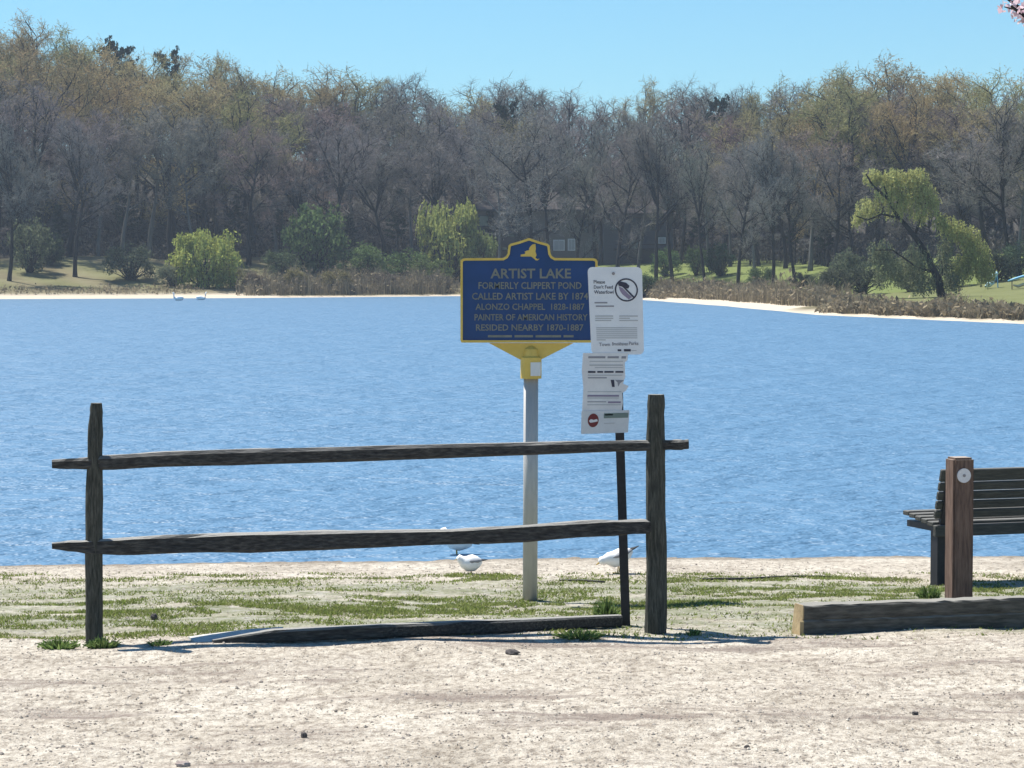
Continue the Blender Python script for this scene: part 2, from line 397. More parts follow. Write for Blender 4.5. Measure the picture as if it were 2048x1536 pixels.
for i, (x, y, z) in enumerate(fb.v):
    d = fd[i]
    wide = 3.4 if x < -24 else (1.0 if x < 8 else (3.6 if y > 168 else 1.3))
    cols[i, 0] = 1 - sstep(wide * 0.75, wide * 1.25, d)
    lawn = 0.0
    if x > 8: lawn = sstep(5, 8, d) * (1 - sstep(42, 50, d)) * (0.9 if y > 190 else 0.55)
    if x < -24: lawn = 0.35 * sstep(5, 10, d) * (1 - sstep(36, 44, d)) * (0.5 + 0.5 * math.sin(x * 0.7 + y * 0.5))
    cols[i, 1] = lawn
    cols[i, 2] = sstep(40, 50, d)
ca.data.foreach_set('color', cols.ravel())

# ------------------------------------------------------------------ setting: lake
def water_material():
    m = bpy.data.materials.new('rippled_lake'); m.use_nodes = True; nt = m.node_tree; N = nt.nodes; L = nt.links
    b = N['Principled BSDF']; b.inputs['Base Color'].default_value = (0.085, 0.178, 0.29, 1)
    b.inputs['Roughness'].default_value = 0.45; b.inputs['IOR'].default_value = 1.33
    geo = N.new('ShaderNodeNewGeometry')
    def noi(scale, stretch, rot, detail=3):
        mp = N.new('ShaderNodeMapping'); mp.inputs['Scale'].default_value = stretch; mp.inputs['Rotation'].default_value = (0, 0, rot)
        L.new(geo.outputs['Position'], mp.inputs['Vector'])
        n = N.new('ShaderNodeTexNoise'); n.inputs['Scale'].default_value = scale; n.inputs['Detail'].default_value = detail; n.inputs['Roughness'].default_value = 0.6
        L.new(mp.outputs[0], n.inputs['Vector']); return n.outputs['Fac']
    a = noi(1.6, (0.8, 1.0, 1), 0.25, 4); c = noi(5.0, (0.8, 1.0, 1), -0.3, 3); g = noi(0.25, (1, 1, 1), 0.2, 2)
    s1 = N.new('ShaderNodeMath'); s1.operation = 'MULTIPLY_ADD'; L.new(c, s1.inputs[0]); s1.inputs[1].default_value = 0.3; L.new(a, s1.inputs[2])
    s2 = N.new('ShaderNodeMath'); s2.operation = 'MULTIPLY_ADD'; L.new(g, s2.inputs[0]); s2.inputs[1].default_value = 1.5; L.new(s1.outputs[0], s2.inputs[2])
    bp = N.new('ShaderNodeBump'); bp.inputs['Strength'].default_value = 1.0; bp.inputs['Distance'].default_value = 0.32
    L.new(s2.outputs[0], bp.inputs['Height']); L.new(bp.outputs[0], b.inputs['Normal'])
    return m
lk = MB(); lk.quad((-1000, 20.2, LAKE), (1000, 20.2, LAKE), (1000, 600, LAKE), (-1000, 600, LAKE))
kind(lk.build('lake', water_material()), 'structure')

# ------------------------------------------------------------------ trees
def rvec(R):
    while True:
        v = Vector((R.uniform(-1,1), R.uniform(-1,1), R.uniform(-1,1)))
        if 0.05 < v.length < 1: return v.normalized()
def perp(R, d):
    v = rvec(R).cross(d)
    return v.normalized() if v.length > 1e-4 else Vector((1, 0, 0))
def grow(R, p, d, length, segs, wob, lift):
    pts = [p.copy()]; d = d.normalized(); s = length / segs
    for i in range(segs):
        d = (d + rvec(R) * wob + Vector((0, 0, lift))).normalized(); p = p + d * s; pts.append(p.copy())
    return pts, d
def along(pts, t):
    k = t * (len(pts) - 1); i = min(int(k), len(pts) - 2); return pts[i].lerp(pts[i+1], k - i), (pts[i+1] - pts[i]).normalized()
def leafq(mb, R, c, s, long=1.0):
    n = rvec(R); u = perp(R, n); w = n.cross(u)
    u = u * s * long; w = w * s
    mb.quad(c - u * .5 - w * .3, c + u * .1 - w * .5, c + u * .5 + w * .1, c - u * .1 + w * .5)
def gen_tree(seed, H=18.0, spread=4.5, clear=0.30, limbs=11, up=0.6, twigs=9, bud=0.13, nbud=3, fork=False, r0=0.31):
    R = random.Random(seed); wood = MB(); cr = MB()
    tp, td = grow(R, Vector((0, 0, -0.4)), Vector((R.uniform(-.05,.05), R.uniform(-.05,.05), 1)), H * (0.50 if fork else 0.76) + 0.4, 9, 0.08, 0.03)
    rad = [r0 * (1.25 if i == 0 else 1) * (1 - (0.5 if fork else 0.86) * i / 9) for i in range(10)]
    wood.tube(tp, rad, 7)
    a0 = R.uniform(0, 6.28)
    for i in range(limbs):
        t = clear + (0.98 - clear) * ((i + R.random() * 0.8) / limbs) ** 0.72
        p, pd = along(tp, t); a = a0 + i * 2.4 + R.uniform(-.4, .4)
        out = Vector((math.cos(a), math.sin(a), 0))
        rel = (t - clear) / (1 - clear)
        ln = spread * (0.62 + 0.62 * math.sin(math.pi * min(1, rel * 0.72 + 0.12))) * R.uniform(0.7, 1.15)
        d = out * (1 - up * 0.5) + Vector((0, 0, up * (0.4 + 0.55 * rel)))
        if fork:                                                     # big limbs fanning from a fork into a dome
            th = 0.12 + 1.0 * ((i * 0.618) % 1.0); p, pd = along(tp, 0.995 if th < .75 else R.uniform(.62, .95))
            ln = H * 0.50 * R.uniform(.9, 1.02) * (1.0 - 0.22 * th); d = out * math.sin(th) + Vector((0, 0, math.cos(th)))
        lp, ld = grow(R, p, d, ln, 5, 0.13 if fork else 0.17, 0.03 if fork else 0.09)
        lr = r0 * (0.46 if fork else 0.50 * (1 - 0.5 * rel))
        wood.tube(lp, [lr * (1 - 0.8 * q / 5) for q in range(6)], 5, cap=False)
        NB = 9 if fork else 6
        for j in range(NB):
            t2 = 0.25 + 0.75 * (j + R.random()) / NB
            p2, d2 = along(lp, min(t2, 0.99)); dd = d2 * 0.6 + perp(R, d2) * 0.9 + Vector((0, 0, 0.25))
            l2 = (min(ln, 5.2)) * R.uniform(0.34, 0.56) * (1.15 - 0.4 * t2)
            bp, bd = grow(R, p2, dd, l2, 4, 0.2, 0.06)
            wood.tube(bp, [lr * 0.42 * (1 - 0.75 * q / 4) for q in range(5)], 4, cap=False)
            for k in range(5):
                t3 = 0.2 + 0.8 * (k + R.random()) / 5.0
                p3, d3 = along(bp, min(t3, 0.99)); dd3 = d3 * 0.6 + perp(R, d3) * 0.9 + Vector((0, 0, 0.15))
                l3 = l2 * R.uniform(0.4, 0.65)
                cp, cd = grow(R, p3, dd3, l3, 3, 0.25, 0.05)
                cr.tube(cp, [0.030, 0.024, 0.018, 0.010], 3, cap=False)
                for q in range(twigs):
                    t4 = 0.1 + 0.9 * (q + R.random()) / twigs
                    p4, d4 = along(cp, min(t4, 0.99)); dd4 = d4 * 0.7 + perp(R, d4)
                    tw, _ = grow(R, p4, dd4, R.uniform(0.45, 1.0) * (0.5 + 0.12 * spread), 2, 0.3, 0.06)
                    cr.ribbon(tw, R.uniform(0.014, 0.026), perp(R, dd4.normalized()))
                    for b_ in range(nbud):
                        c, _d = along(tw, R.uniform(0.3, 1.0)); leafq(cr, R, c + rvec(R) * 0.06, bud * R.uniform(0.6, 1.4))
    return wood, cr, H
def gen_pine(seed, H=16.0, spread=3.2, clear=0.35, flat=False):
    R = random.Random(seed); wood = MB(); cr = MB()
    tp, _ = grow(R, Vector((0, 0, -0.4)), Vector((0, 0, 1)), H * 0.97 + 0.4, 8, 0.04, 0.03)
    wood.tube(tp, [0.24 * (1 - 0.9 * i / 8) for i in range(9)], 6)
    n = 34 if not flat else 20
    for i in range(n):
        t = clear + (0.99 - clear) * (i + R.random()) / n; p, _ = along(tp, min(t, 0.99)); a = i * 2.4 + R.uniform(-.5, .5)
        rel = (t - clear) / (1 - clear)
        ln = spread * ((1.05 - 0.8 * rel) if not flat else (0.5 + 0.7 * rel)) * R.uniform(0.65, 1.15)
        lp, _ = grow(R, p, Vector((math.cos(a), math.sin(a), 0.25)), ln, 4, 0.12, 0.05)
        wood.tube(lp, [0.05, 0.04, 0.03, 0.02, 0.01], 4, cap=False)
        for j in range(int(10 + ln * 5)):
            c, d = along(lp, min(0.99, R.uniform(0.3, 1.0))); c = c + Vector((R.gauss(0, .28), R.gauss(0, .28), R.gauss(0.05, .13)))
            for k in range(14): leafq(cr, R, c + rvec(R) * R.uniform(0, .3), R.uniform(0.10, 0.20), 1.8)
    return wood, cr, H
def gen_bush(seed, w=4.0, h=3.0, lobes=34, per=75, leaf=0.17, droop=False, base=0.05):
    R = random.Random(seed); wood = MB(); cr = MB()
    for i in range(lobes):
        while True:
            p = Vector((R.uniform(-1, 1), R.uniform(-1, 1), R.uniform(-1, 1)))
            if 0.35 < p.length < 1: break
        c = Vector((p.x * w / 2, p.y * w / 2, max(.10 * h, h * (base + 0.40 + 0.50 * p.z)) * (0.92 + 0.16 * R.random())))
        st, _ = grow(R, Vector((R.uniform(-.2,.2), R.uniform(-.2,.2), -0.1)), Vector((c.x * .6, c.y * .6, max(.3, c.z))), c.length * 0.5, 2, 0.1, 0.0)
        wood.tube([st[0], st[1], st[2], c], [0.06, 0.05, 0.04, 0.012], 4, cap=False)
        rr = R.uniform(0.14, 0.26) * w * 0.7
        for k in range(per):
            q = rvec(R) * rr * R.random() ** 0.5; q.z *= 0.75
            pt = c + q
            if droop:
                ln = R.uniform(0.2, 0.6); pts = [pt, pt + Vector((q.x * .15, q.y * .15, -ln * .5)), pt + Vector((q.x * .2, q.y * .2, -ln))]
                cr.ribbon(pts, 0.03, perp(R, Vector((0, 0, 1))))
                for z in range(3): leafq(cr, R, along(pts, R.random() * .99)[0] + rvec(R) * .05, leaf * R.uniform(.6, 1.3), 1.5)
            else: leafq(cr, R, pt, leaf * R.uniform(0.6, 1.4), 1.3)
    for v_ in cr.v: pass
    return wood, cr, h
def plant_tree(name, meshes, loc, s, rz, colour, label, cat, group=None, names=('trunk', 'crown'), sxy=1.0):
    o = thing(name, loc, rz); o.scale = (s * sxy, s * sxy, s)
    a = bpy.data.objects.new(names[0], meshes[0]); C.objects.link(a); a.parent = o
    b = bpy.data.objects.new(names[1], meshes[1]); C.objects.link(b); b.parent = o; b.color = (*colour, 1)
    tag(o, label, cat, group); return o
def proto(gen, leafmat, wname='trunk', cname='crown'):
    w, c, H = gen; H = sorted(v[2] for v in c.v)[int(len(c.v) * .996)]; return (w.mesh(wname, M['bark'], True), c.mesh(cname, leafmat), H)

TREES = [proto(gen_tree(11, 18, 4.4, 0.20, 13, 0.6, 9, 0.085, 4), M['twig']),
         proto(gen_tree(12, 18, 4.4, 0.24, 12, 0.75, 8, 0.085, 4, True), M['twig']),
         proto(gen_tree(13, 18, 4.9, 0.18, 14, 0.5, 8, 0.085, 4), M['twig']),
         proto(gen_tree(14, 18, 4.2, 0.28, 12, 0.85, 8, 0.08, 4, True), M['twig']),
         proto(gen_tree(15, 18, 4.3, 0.20, 11, 0.55, 8, 0.05, 1, True), M['twig']),
         proto(gen_tree(16, 18, 4.6, 0.24, 12, 0.7, 10, 0.05, 2), M['twig']),
         proto(gen_tree(17, 18, 4.2, 0.46, 10, 0.7, 8, 0.05, 1, r0=0.27), M['twig']),
         proto(gen_tree(18, 18, 4.6, 0.42, 10, 0.55, 7, 0.05, 1, True, r0=0.33), M['twig'])]
for i_ in (6,): TREES[i_][0].materials[0] = M['bark_pale']
PINE = [proto(gen_pine(21), M['needle']), proto(gen_pine(22, 16, 3.0, 0.68, True), M['needle'])]
SKY = [(-200,80),(0,48),(70,38),(150,72),(200,102),(300,116),(420,112),(500,150),(600,152),(680,138),(740,162),(820,152),(880,178),(915,218),(950,168),(1000,152),(1070,172),(1150,190),(1200,218),(1250,206),(1290,168),(1370,160),(1410,192),(1480,182),(1530,165),(1600,172),(1700,134),(1760,118),(1840,162),(1880,166),(1960,146),(2048,168),(2300,150)]
SKX = [p[0] for p in SKY]; SKYY = [p[1] for p in SKY]
def skyline(px): return float(np.interp(px, SKX, SKYY))
ZONES = [(250, 'over the grassy slope'), (520, 'behind the round yellow-green bush'), (790, 'behind the dome-shaped dark green tree'),
         (960, 'behind the weeping willow'), (1350, 'beside the brown-roofed houses'), (1680, 'on the strip of green lawn'), (9999, 'behind the leaning willow')]
def zone(px):
    for a, s in ZONES:
        if px < a: return s
RT = random.Random(7)
def wood_tree(px, D, ytop, pi, colour, look, cat='tree', rz=None, sxy=None):
    p = at(px, 545, D); z = far_z(p.x, D); top = CAM_Z + (545 - ytop) / F * D
    s = (top - z) / TREES[pi][2]
    lab = look + ' ' + zone(px)
    return plant_tree('bare_tree' if pi > 3 else 'budding_tree', TREES[pi], (p.x, D, z), s, RT.uniform(0, 6.28) if rz is None else rz, colour, lab, cat, lab, sxy=sxy or RT.uniform(0.9, 1.35) * (1.0 if s > 0.85 else 1.1))
def jit(c, a=0.15): 
    k = RT.uniform(1 - a, 1 + a); return tuple(x * k * RT.uniform(0.95, 1.05) for x in c)
TAN = (0.36,0.295,0.16); OLV = (0.31,0.285,0.14); GRY = (0.205,0.20,0.182); PUR = (0.215,0.195,0.18); RED = (0.235,0.18,0.165)
def depth0(px): return float(np.interp(px, [-200, 0, 500, 900, 1300, 1500, 1700, 2048, 2300], [268, 268, 276, 288, 284, 262, 225, 205, 200]))
px = -110
while px < 2200:                                                     # skyline row and a fuller row behind the front
    y = skyline(px)
    tanny = 0.85 if (px < 620 or px > 1450) else 0.35
    c = jit(TAN if RT.random() < 0.5 else OLV) if RT.random() < tanny else jit(GRY)
    wood_tree(px, depth0(px) + RT.uniform(48, 62), y + RT.uniform(-6, 8), RT.choice([1,3,1,3,0] if c[1] > 0.238 else [4,7,4]), c, 'tall tan-budded tree at the skyline' if c[1] > 0.238 else 'tall grey bare tree at the skyline')
    px += RT.uniform(44, 64)
px = -90
while px < 2180:
    y = skyline(px) + RT.uniform(28, 70)
    tanny = 0.65 if (px < 560 or px > 1500) else 0.3
    r = RT.random(); c = jit(TAN if r < tanny * .6 else OLV if r < tanny else PUR if r < .75 else RED)
    wood_tree(px, depth0(px) + RT.uniform(24, 40), y, RT.choice([0,1,2,3] if c[1] > 0.238 else [4,5,1]), c, 'mid-height tan-budded tree in the wood' if c[1] > 0.238 else 'mid-height grey-brown tree in the wood')
    px += RT.uniform(50, 70)
px = -60
while px < 2150:
    y = skyline(px) + RT.uniform(90, 160)
    if not (1715 < px < 1890): 
        c = jit(PUR if RT.random() < .5 else GRY if RT.random() < .7 else RED)
        wood_tree(px, depth0(px) + RT.uniform(6, 16), y, RT.choice([6,7,7,6,5,4]), c, 'front-row grey-purple bare tree')
    px += RT.uniform(42, 62)


px = -80
while px < 2170:                                                     # a further rank up the slope closes the wood
    y = skyline(px) + RT.uniform(60, 110)
    wood_tree(px, depth0(px) + RT.uniform(72, 90), y, RT.choice([0,2,4]), jit(GRY), 'grey tree far back up the wooded slope', sxy=1.35)
    px += RT.uniform(70, 90)
px = -40
while px < 2120:                                                     # saplings under the tall trees
    if True:
        wood_tree(px, depth0(px) + RT.uniform(16, 34), RT.uniform(385, 445), RT.choice([4,5,1]), jit((0.185,0.178,0.172)), 'low bare sapling under the tall trees', 'sapling', sxy=1.9)
    px += RT.uniform(46, 66)
px = -60
while px < 2140:
    wood_tree(px, depth0(px) + RT.uniform(50, 64), RT.uniform(325, 375), RT.choice([4,5,0]), jit((0.185,0.178,0.172)), 'slim understory tree deep in the wood', sxy=1.7)
    px += RT.uniform(58, 76)
# a few trunks that stand clear, forked in front of the houses and on the lawn
for (qx, D, yt, pi, w) in ((1066, 266, 215, 2, 1.0), (1232, 262, 250, 5, .9), (1312, 258, 240, 4, .8), (1545, 232, 260, 3, .8), (1475, 236, 270, 5, .8), (150, 262, 240, 4, .9), (18, 256, 250, 3, .9), (2020, 200, 190, 3, .9)):
    wood_tree(qx, D, yt, pi, jit(GRY, .1), 'dark-trunked tree standing clear', sxy=w)

for (qx, D, yt, pi, w, look) in ((1000, 272, 270, 6, .9, 'slim pale-barked tree screening the tan house'), (1105, 274, 255, 7, .8, 'forked bare tree standing before the tan house'), (1150, 268, 300, 5, .8, 'short bare tree between the two far houses'), (1192, 272, 245, 7, .8, 'tall forked tree at the corner of the slate-blue house'), (1275, 270, 260, 6, .9, 'slim tree before the slate-blue house'), (1345, 262, 255, 7, .8, 'forked tree past the end of the slate-blue house'), (1410, 250, 290, 7, .7, 'slim forked tree by the dark round evergreen'), (1510, 246, 280, 6, .9, 'slim pale-barked tree on the lawn'), (1590, 232, 300, 7, .8, 'forked tree where the lawn ends')):
    o_ = wood_tree(qx, D, yt, pi, jit(GRY, .1), 'x', sxy=w); tag(o_, look, 'tree'); o_['group'] = 'trees standing out before the far wood'

# understory brush on the floor of the wood: nobody could count its stems
RB = random.Random(31); br = MB()
for i in range(5200):
    qx = RB.uniform(-150, 2200); D = depth0(qx) + RB.uniform(20, 70); x = at(qx, 545, D).x; z = far_z(x, D)
    for k in range(3):
        p = Vector((x + RB.gauss(0, .5), D + RB.gauss(0, .5), z - .05)); h = RB.uniform(0.6, 2.6)
        pts = [p, p + Vector((RB.gauss(0, .25), RB.gauss(0, .25), h * .55)), p + Vector((RB.gauss(0, .5), RB.gauss(0, .5), h))]
        br.ribbon(pts, 0.05, Vector((math.cos(i + k), math.sin(i + k), 0)))
        for q in range(3): leafq(br, RB, along(pts, RB.uniform(.4, .99))[0] + rvec(RB) * .25, RB.uniform(.12, .32), 2.0)
kind(tag(br.build('understory_brush', M['brush']), 'tangled grey brush on the floor of the far wood', 'brush'), 'stuff')

# evergreens
def pine(px, D, ytop, pi, s_xy, label):
    p = at(px, 545, D); z = far_z(p.x, D); s = (CAM_Z + (545 - ytop) / F * D - z) / PINE[pi][2]
    plant_tree('pine_tree', PINE[pi], (p.x, D, z), s, RT.uniform(0, 6), (0.03,0.05,0.03), label, 'pine tree', sxy=s_xy)
pine(252, 330, 84, 1, 0.75, 'flat-topped pine poking over the tan-budded wood above the grassy slope')
pine(345, 330, 102, 1, 0.5, 'small round-headed pine beside the flat-topped pine at the skyline')
pine(1018, 322, 204, 1, 0.5, 'dark pine top between bare crowns behind the brown-roofed houses')
pine(1425, 318, 194, 1, 0.5, 'dark pine top at the skyline above the green lawn')
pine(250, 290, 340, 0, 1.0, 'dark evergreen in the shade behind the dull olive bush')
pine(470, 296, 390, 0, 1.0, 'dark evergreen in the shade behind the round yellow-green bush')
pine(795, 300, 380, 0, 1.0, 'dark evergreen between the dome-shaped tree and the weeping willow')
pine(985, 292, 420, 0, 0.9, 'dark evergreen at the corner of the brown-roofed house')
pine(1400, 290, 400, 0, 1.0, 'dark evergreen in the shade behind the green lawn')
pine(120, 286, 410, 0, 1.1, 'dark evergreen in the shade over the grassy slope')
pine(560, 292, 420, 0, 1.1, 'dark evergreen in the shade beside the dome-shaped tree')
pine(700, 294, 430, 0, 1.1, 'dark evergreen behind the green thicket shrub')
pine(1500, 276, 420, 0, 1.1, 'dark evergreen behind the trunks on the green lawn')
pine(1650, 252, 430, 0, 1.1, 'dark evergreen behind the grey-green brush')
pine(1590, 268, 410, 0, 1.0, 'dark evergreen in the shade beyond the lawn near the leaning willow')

# bushes and small trees in new leaf along the far shore
BUSH = [proto(gen_bush(41, 4.0, 3.0, 50, 100, 0.12), M['leaf'], 'stems', 'foliage'), proto(gen_bush(42, 4.0, 3.0, 46, 90, 0.11), M['leaf'], 'stems', 'foliage'),
        proto(gen_bush(43, 4.0, 3.0, 56, 34, 0.105, True, 0.14), M['leaf'], 'stems', 'foliage')]
def bush(px, ybase, ytop, wpx, bi, colour, label, D=None, cat='bush', name='leafy_bush'):
    if D is None: p = fhit(px, ybase)
    else:
        p = at(px, ybase, D); p.z = far_z(p.x, D)
    D = p.y; h = (ybase - ytop) / F * D; s = h / BUSH[bi][2]
    o = plant_tree(name, BUSH[bi], p, s, RT.uniform(0, 6), colour, label, cat, names=('stems', 'foliage'), sxy=(wpx / F * D / 4.4) / s)
    return o
YG = (0.36,0.39,0.11); GR = (0.12,0.175,0.07); OG = (0.125,0.145,0.095)
bush(408, 574, 464, 160, 2, YG, 'bright yellow-green round bush by the sand strip on the far shore')
bush(262, 560, 488, 118, 1, OG, 'dull olive bush beside the bright yellow-green round bush')
bush(345, 572, 530, 90, 1, OG, 'low olive shrub spreading at the foot of the yellow-green bush')
bush(465, 574, 535, 70, 1, (0.16,0.16,0.08), 'low tawny shrub leaning on the yellow-green bush')
bush(630, 545, 412, 135, 0, GR, 'dome-shaped dark green tree above the reed bank', cat='tree', name='small_tree')
bush(900, 560, 408, 170, 2, (0.34,0.37,0.12), 'yellow-green weeping willow overhanging the far water edge', cat='tree', name='weeping_willow')
bush(958, 560, 470, 110, 2, (0.23,0.28,0.11), 'green skirt of willow shoots beside the weeping willow')
bush(730, 560, 488, 120, 1, GR, 'green thicket shrub next to the dome-shaped tree')
bush(812, 566, 500, 110, 1, (0.13,0.19,0.07), 'grey-green shrub under the weeping willow')
bush(860, 572, 520, 90, 0, (0.12,0.16,0.06), 'dark shrub at the water edge under the weeping willow')
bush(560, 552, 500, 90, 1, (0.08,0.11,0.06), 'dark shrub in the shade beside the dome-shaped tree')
bush(1440, 552, 488, 62, 0, (0.04,0.075,0.045), 'dark round evergreen shrub on the lawn')
bush(1392, 550, 492, 60, 1, GR, 'green shrub beside the dark round evergreen on the lawn')
bush(1330, 552, 498, 70, 1, (0.11,0.18,0.07), 'leafy shrub on the lawn by the forked trunks')
bush(1600, 580, 545, 48, 0, (0.03,0.04,0.035), 'small dark bush among the reeds by the bare sand bank')
bush(1695, 578, 500, 90, 1, (0.12,0.14,0.09), 'grey-green brush left of the leaning willow'.replace('left of', 'growing against'))
bush(2035, 545, 478, 90, 1, (0.10,0.14,0.08), 'green shrub behind the sky-blue slide', D=196)
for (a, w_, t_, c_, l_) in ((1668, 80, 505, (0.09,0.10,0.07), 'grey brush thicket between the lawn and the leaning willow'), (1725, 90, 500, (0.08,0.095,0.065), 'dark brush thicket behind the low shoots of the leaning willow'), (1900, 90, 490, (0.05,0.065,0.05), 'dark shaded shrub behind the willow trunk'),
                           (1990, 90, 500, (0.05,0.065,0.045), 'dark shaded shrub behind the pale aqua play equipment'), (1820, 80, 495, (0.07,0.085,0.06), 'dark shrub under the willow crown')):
    bush(a, 560, t_, w_, 1, c_, l_, D=190)
for (a, w_, t_, c_, l_) in ((1520, 70, 512, (0.09,0.13,0.06), 'low green shrub among the trunks on the lawn'), (1290, 70, 505, (0.08,0.12,0.06), 'low green shrub beside the white notice plate'), (1640, 60, 520, (0.08,0.10,0.06), 'low grey-green shrub at the end of the lawn'),):
    bush(a, 552, t_, w_, 1, c_, l_, D=238 if a < 1600 else 205)
bush(60, 545, 440, 110, 1, (0.13,0.15,0.09), 'small budding tree on the grassy slope', cat='tree', name='small_tree')
bush(100, 530, 470, 60, 0, (0.07,0.10,0.06), 'dark cone-shaped shrub on the grassy slope')

# the leaning willow: trunk and limbs where they stand, leaf strands hung along the limbs
def leaning_willow():
    base = fhit(1880, 594); D = base.y; R = random.Random(77)
    o = thing('leaning_willow', base); loc = lambda a, b, dy=0: at(a, b, D + dy) - base
    w = MB()
    trunk = [loc(1886, 606), loc(1876, 560), loc(1858, 520), loc(1843, 492), loc(1815, 455), loc(1789, 424), loc(1776, 398, -.4), loc(1768, 372, -.6)]
    w.tube(trunk, [.30, .26, .22, .19, .16, .11, .07, .04], 7)
    limbs = [[loc(1830, 470), loc(1843, 430, .3), loc(1858, 395, .6), loc(1850, 360, .7)], [loc(1800, 437), loc(1765, 428, -.4), loc(1735, 440, -.6), loc(1712, 432, -.8)],
             [loc(1789, 424), loc(1800, 390, .5), loc(1820, 352, .9)], [loc(1879, 572), loc(1888, 520, .8), loc(1905, 465, 1.2), loc(1935, 445, 1.3), loc(1968, 480, 1.4)],
             [loc(1888, 520, .8), loc(1885, 470, 1.0), loc(1895, 430, 1.2)], [loc(1872, 545), loc(1835, 535, -.6), loc(1785, 500, -1.0), loc(1750, 500, -1.2)], [loc(1776, 398, -.4), loc(1745, 370, -.5), loc(1732, 348, -.6)]]
    for l in limbs: w.tube(l, [.11] + [.08 * (1 - .25 * i) + .015 for i in range(1, len(l))], 5, cap=False)
    w.build('trunk', M['bark'], o, True)
    def crown(blobs, colour, name='crown'):
        c = MB()
        for (a, b, rx, ry, n) in blobs:
            for i in range(n):
                q = rvec(R) * R.random() ** .45
                p = loc(a + q.x * rx, b + q.z * ry) + Vector((0, q.y * rx / F * D, 0)); ln = R.uniform(.25, .8)
                pts = [p, p + Vector((R.gauss(0, .06), R.gauss(0, .06), -ln * .5)), p + Vector((R.gauss(0, .1), R.gauss(0, .1), -ln))]
                c.ribbon(pts, .018, Vector((math.cos(i), math.sin(i), 0)))
                for k in range(5): leafq(c, R, along(pts, R.random() * .99)[0] + rvec(R) * .06, R.uniform(.05, .11), 1.6)
        x = c.build(name, M['leaf'], o); x.color = (*colour, 1)
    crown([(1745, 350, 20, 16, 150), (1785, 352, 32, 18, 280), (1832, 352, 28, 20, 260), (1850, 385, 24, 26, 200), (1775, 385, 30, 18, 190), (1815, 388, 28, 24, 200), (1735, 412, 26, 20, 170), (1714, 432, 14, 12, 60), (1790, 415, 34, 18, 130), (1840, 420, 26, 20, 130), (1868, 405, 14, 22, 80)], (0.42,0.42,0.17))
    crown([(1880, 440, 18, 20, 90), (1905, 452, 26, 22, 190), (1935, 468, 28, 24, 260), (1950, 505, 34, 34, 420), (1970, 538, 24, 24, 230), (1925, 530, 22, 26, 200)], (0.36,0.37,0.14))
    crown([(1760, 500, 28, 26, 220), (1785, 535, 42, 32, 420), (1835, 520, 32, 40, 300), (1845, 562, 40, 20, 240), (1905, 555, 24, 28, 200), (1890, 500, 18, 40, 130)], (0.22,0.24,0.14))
    tag(o, 'leaning willow with a bent dark trunk and yellow-green hanging leaves', 'willow tree')
leaning_willow()

# dry reeds along the far water edge (nobody could count them)
def reeds(segs, n, hlo, hhi, name, label, d0=1.2, d1=4.5, seed=5, m='reed'):
    R = random.Random(seed); mb = MB()
    for i in range(n):
        t = R.random() * (len(segs) - 1); k = int(t); f = t - k
        qx = segs[k] + (segs[k + 1] - segs[k]) * f
        p = hit(qx, 700, far_z, 100, 101, 1)
        # walk inland from the shoreline straight away from it
        x0 = None
        a, b = 90.0, 330.0
        for _ in range(24):
            mid = (a + b) / 2; xx = at(qx, 545, mid).x
            if mid > np.interp(xx, SHX, SHY): b = mid
            else: a = mid
        slope = 2.2 if 1330 < qx else 1.05
        D = b + R.uniform(d0, d1) * slope; x = at(qx, 545, D).x; z = far_z(x, D)
        edge = min(1.0, (qx - segs[0]) / 60.0, (segs[-1] - qx) / 60.0)
        if R.random() > edge + .12: continue
        clump = (.55 + .45 * edge) * 0.72 + 1.0 * mnoise.noise(Vector((x * .8, D * .3, 1)))
        h = R.uniform(hlo, hhi) * max(.35, clump + .15)
        pts = [Vector((x, D, z - .03)), Vector((x + R.gauss(0, .06), D + R.gauss(0, .05), z + h * .6)), Vector((x + R.gauss(0, .32), D + R.gauss(0, .2), z + h))]
        mb.ribbon(pts, R.uniform(.014, .04), Vector((math.cos(i * .7), .3 * math.sin(i), 0)))
        if i % 2: leafq(mb, R, pts[1].lerp(pts[2], R.uniform(-.8, 1)) + rvec(R) * .22, R.uniform(.08, .24), 2.0)
    kind(tag(mb.build(name, M[m]), label, 'reeds'), 'stuff')
reeds([470, 700, 920], 6500, 1.0, 2.3, 'reed_bed', 'tawny dry reeds along the far bank before the dome-shaped tree', 2.0, 9, 5)
reeds([1285, 1450, 1700], 8000, 0.7, 1.5, 'reed_bed', 'grey-brown reeds between the lawn and the bare sand bank', 6.0, 11.5, 6)
reeds([1640, 1850, 2075], 8500, 0.3, 0.85, 'reed_bed', 'brown reeds under the leaning willow beside the white waterline', 1.0, 3.4, 8)
reeds([-40, 200, 420], 900, 0.25, 0.5, 'rough_grass', 'rough tawny grass fringe above the bright sand strip', 3.2, 7.0, 9)

for k, (a, w_, t_, lab) in enumerate(((505, 60, 545, 'brown twiggy shrub at the end of the tawny reed bed'), (590, 70, 538, 'yellowish shrub rising from the tawny reeds'), (668, 80, 540, 'wide yellowish shrub among the tawny reeds'), (765, 70, 545, 'brown shrub where the tawny reeds thin out'), (870, 70, 548, 'grey-brown shrub in the reeds under the weeping willow'))):
    bush(a, 582, t_, w_, 1, ((.15,.115,.085), (.20,.18,.085), (.19,.17,.085), (.13,.105,.085), (.11,.10,.08))[k], lab)
for k, (a, w_, t_, lab) in enumerate(((1340, 80, 556, 'tawny shrub beside the white notice plate above the far sand'), (1430, 80, 560, 'grey-brown shrub over the bare sand bank'), (1520, 70, 562, 'low brown shrub at the crest of the bare sand bank'))):
    bush(a, 592, t_, w_, 1, ((.17,.14,.085), (.14,.12,.09), (.13,.11,.085))[k], lab)
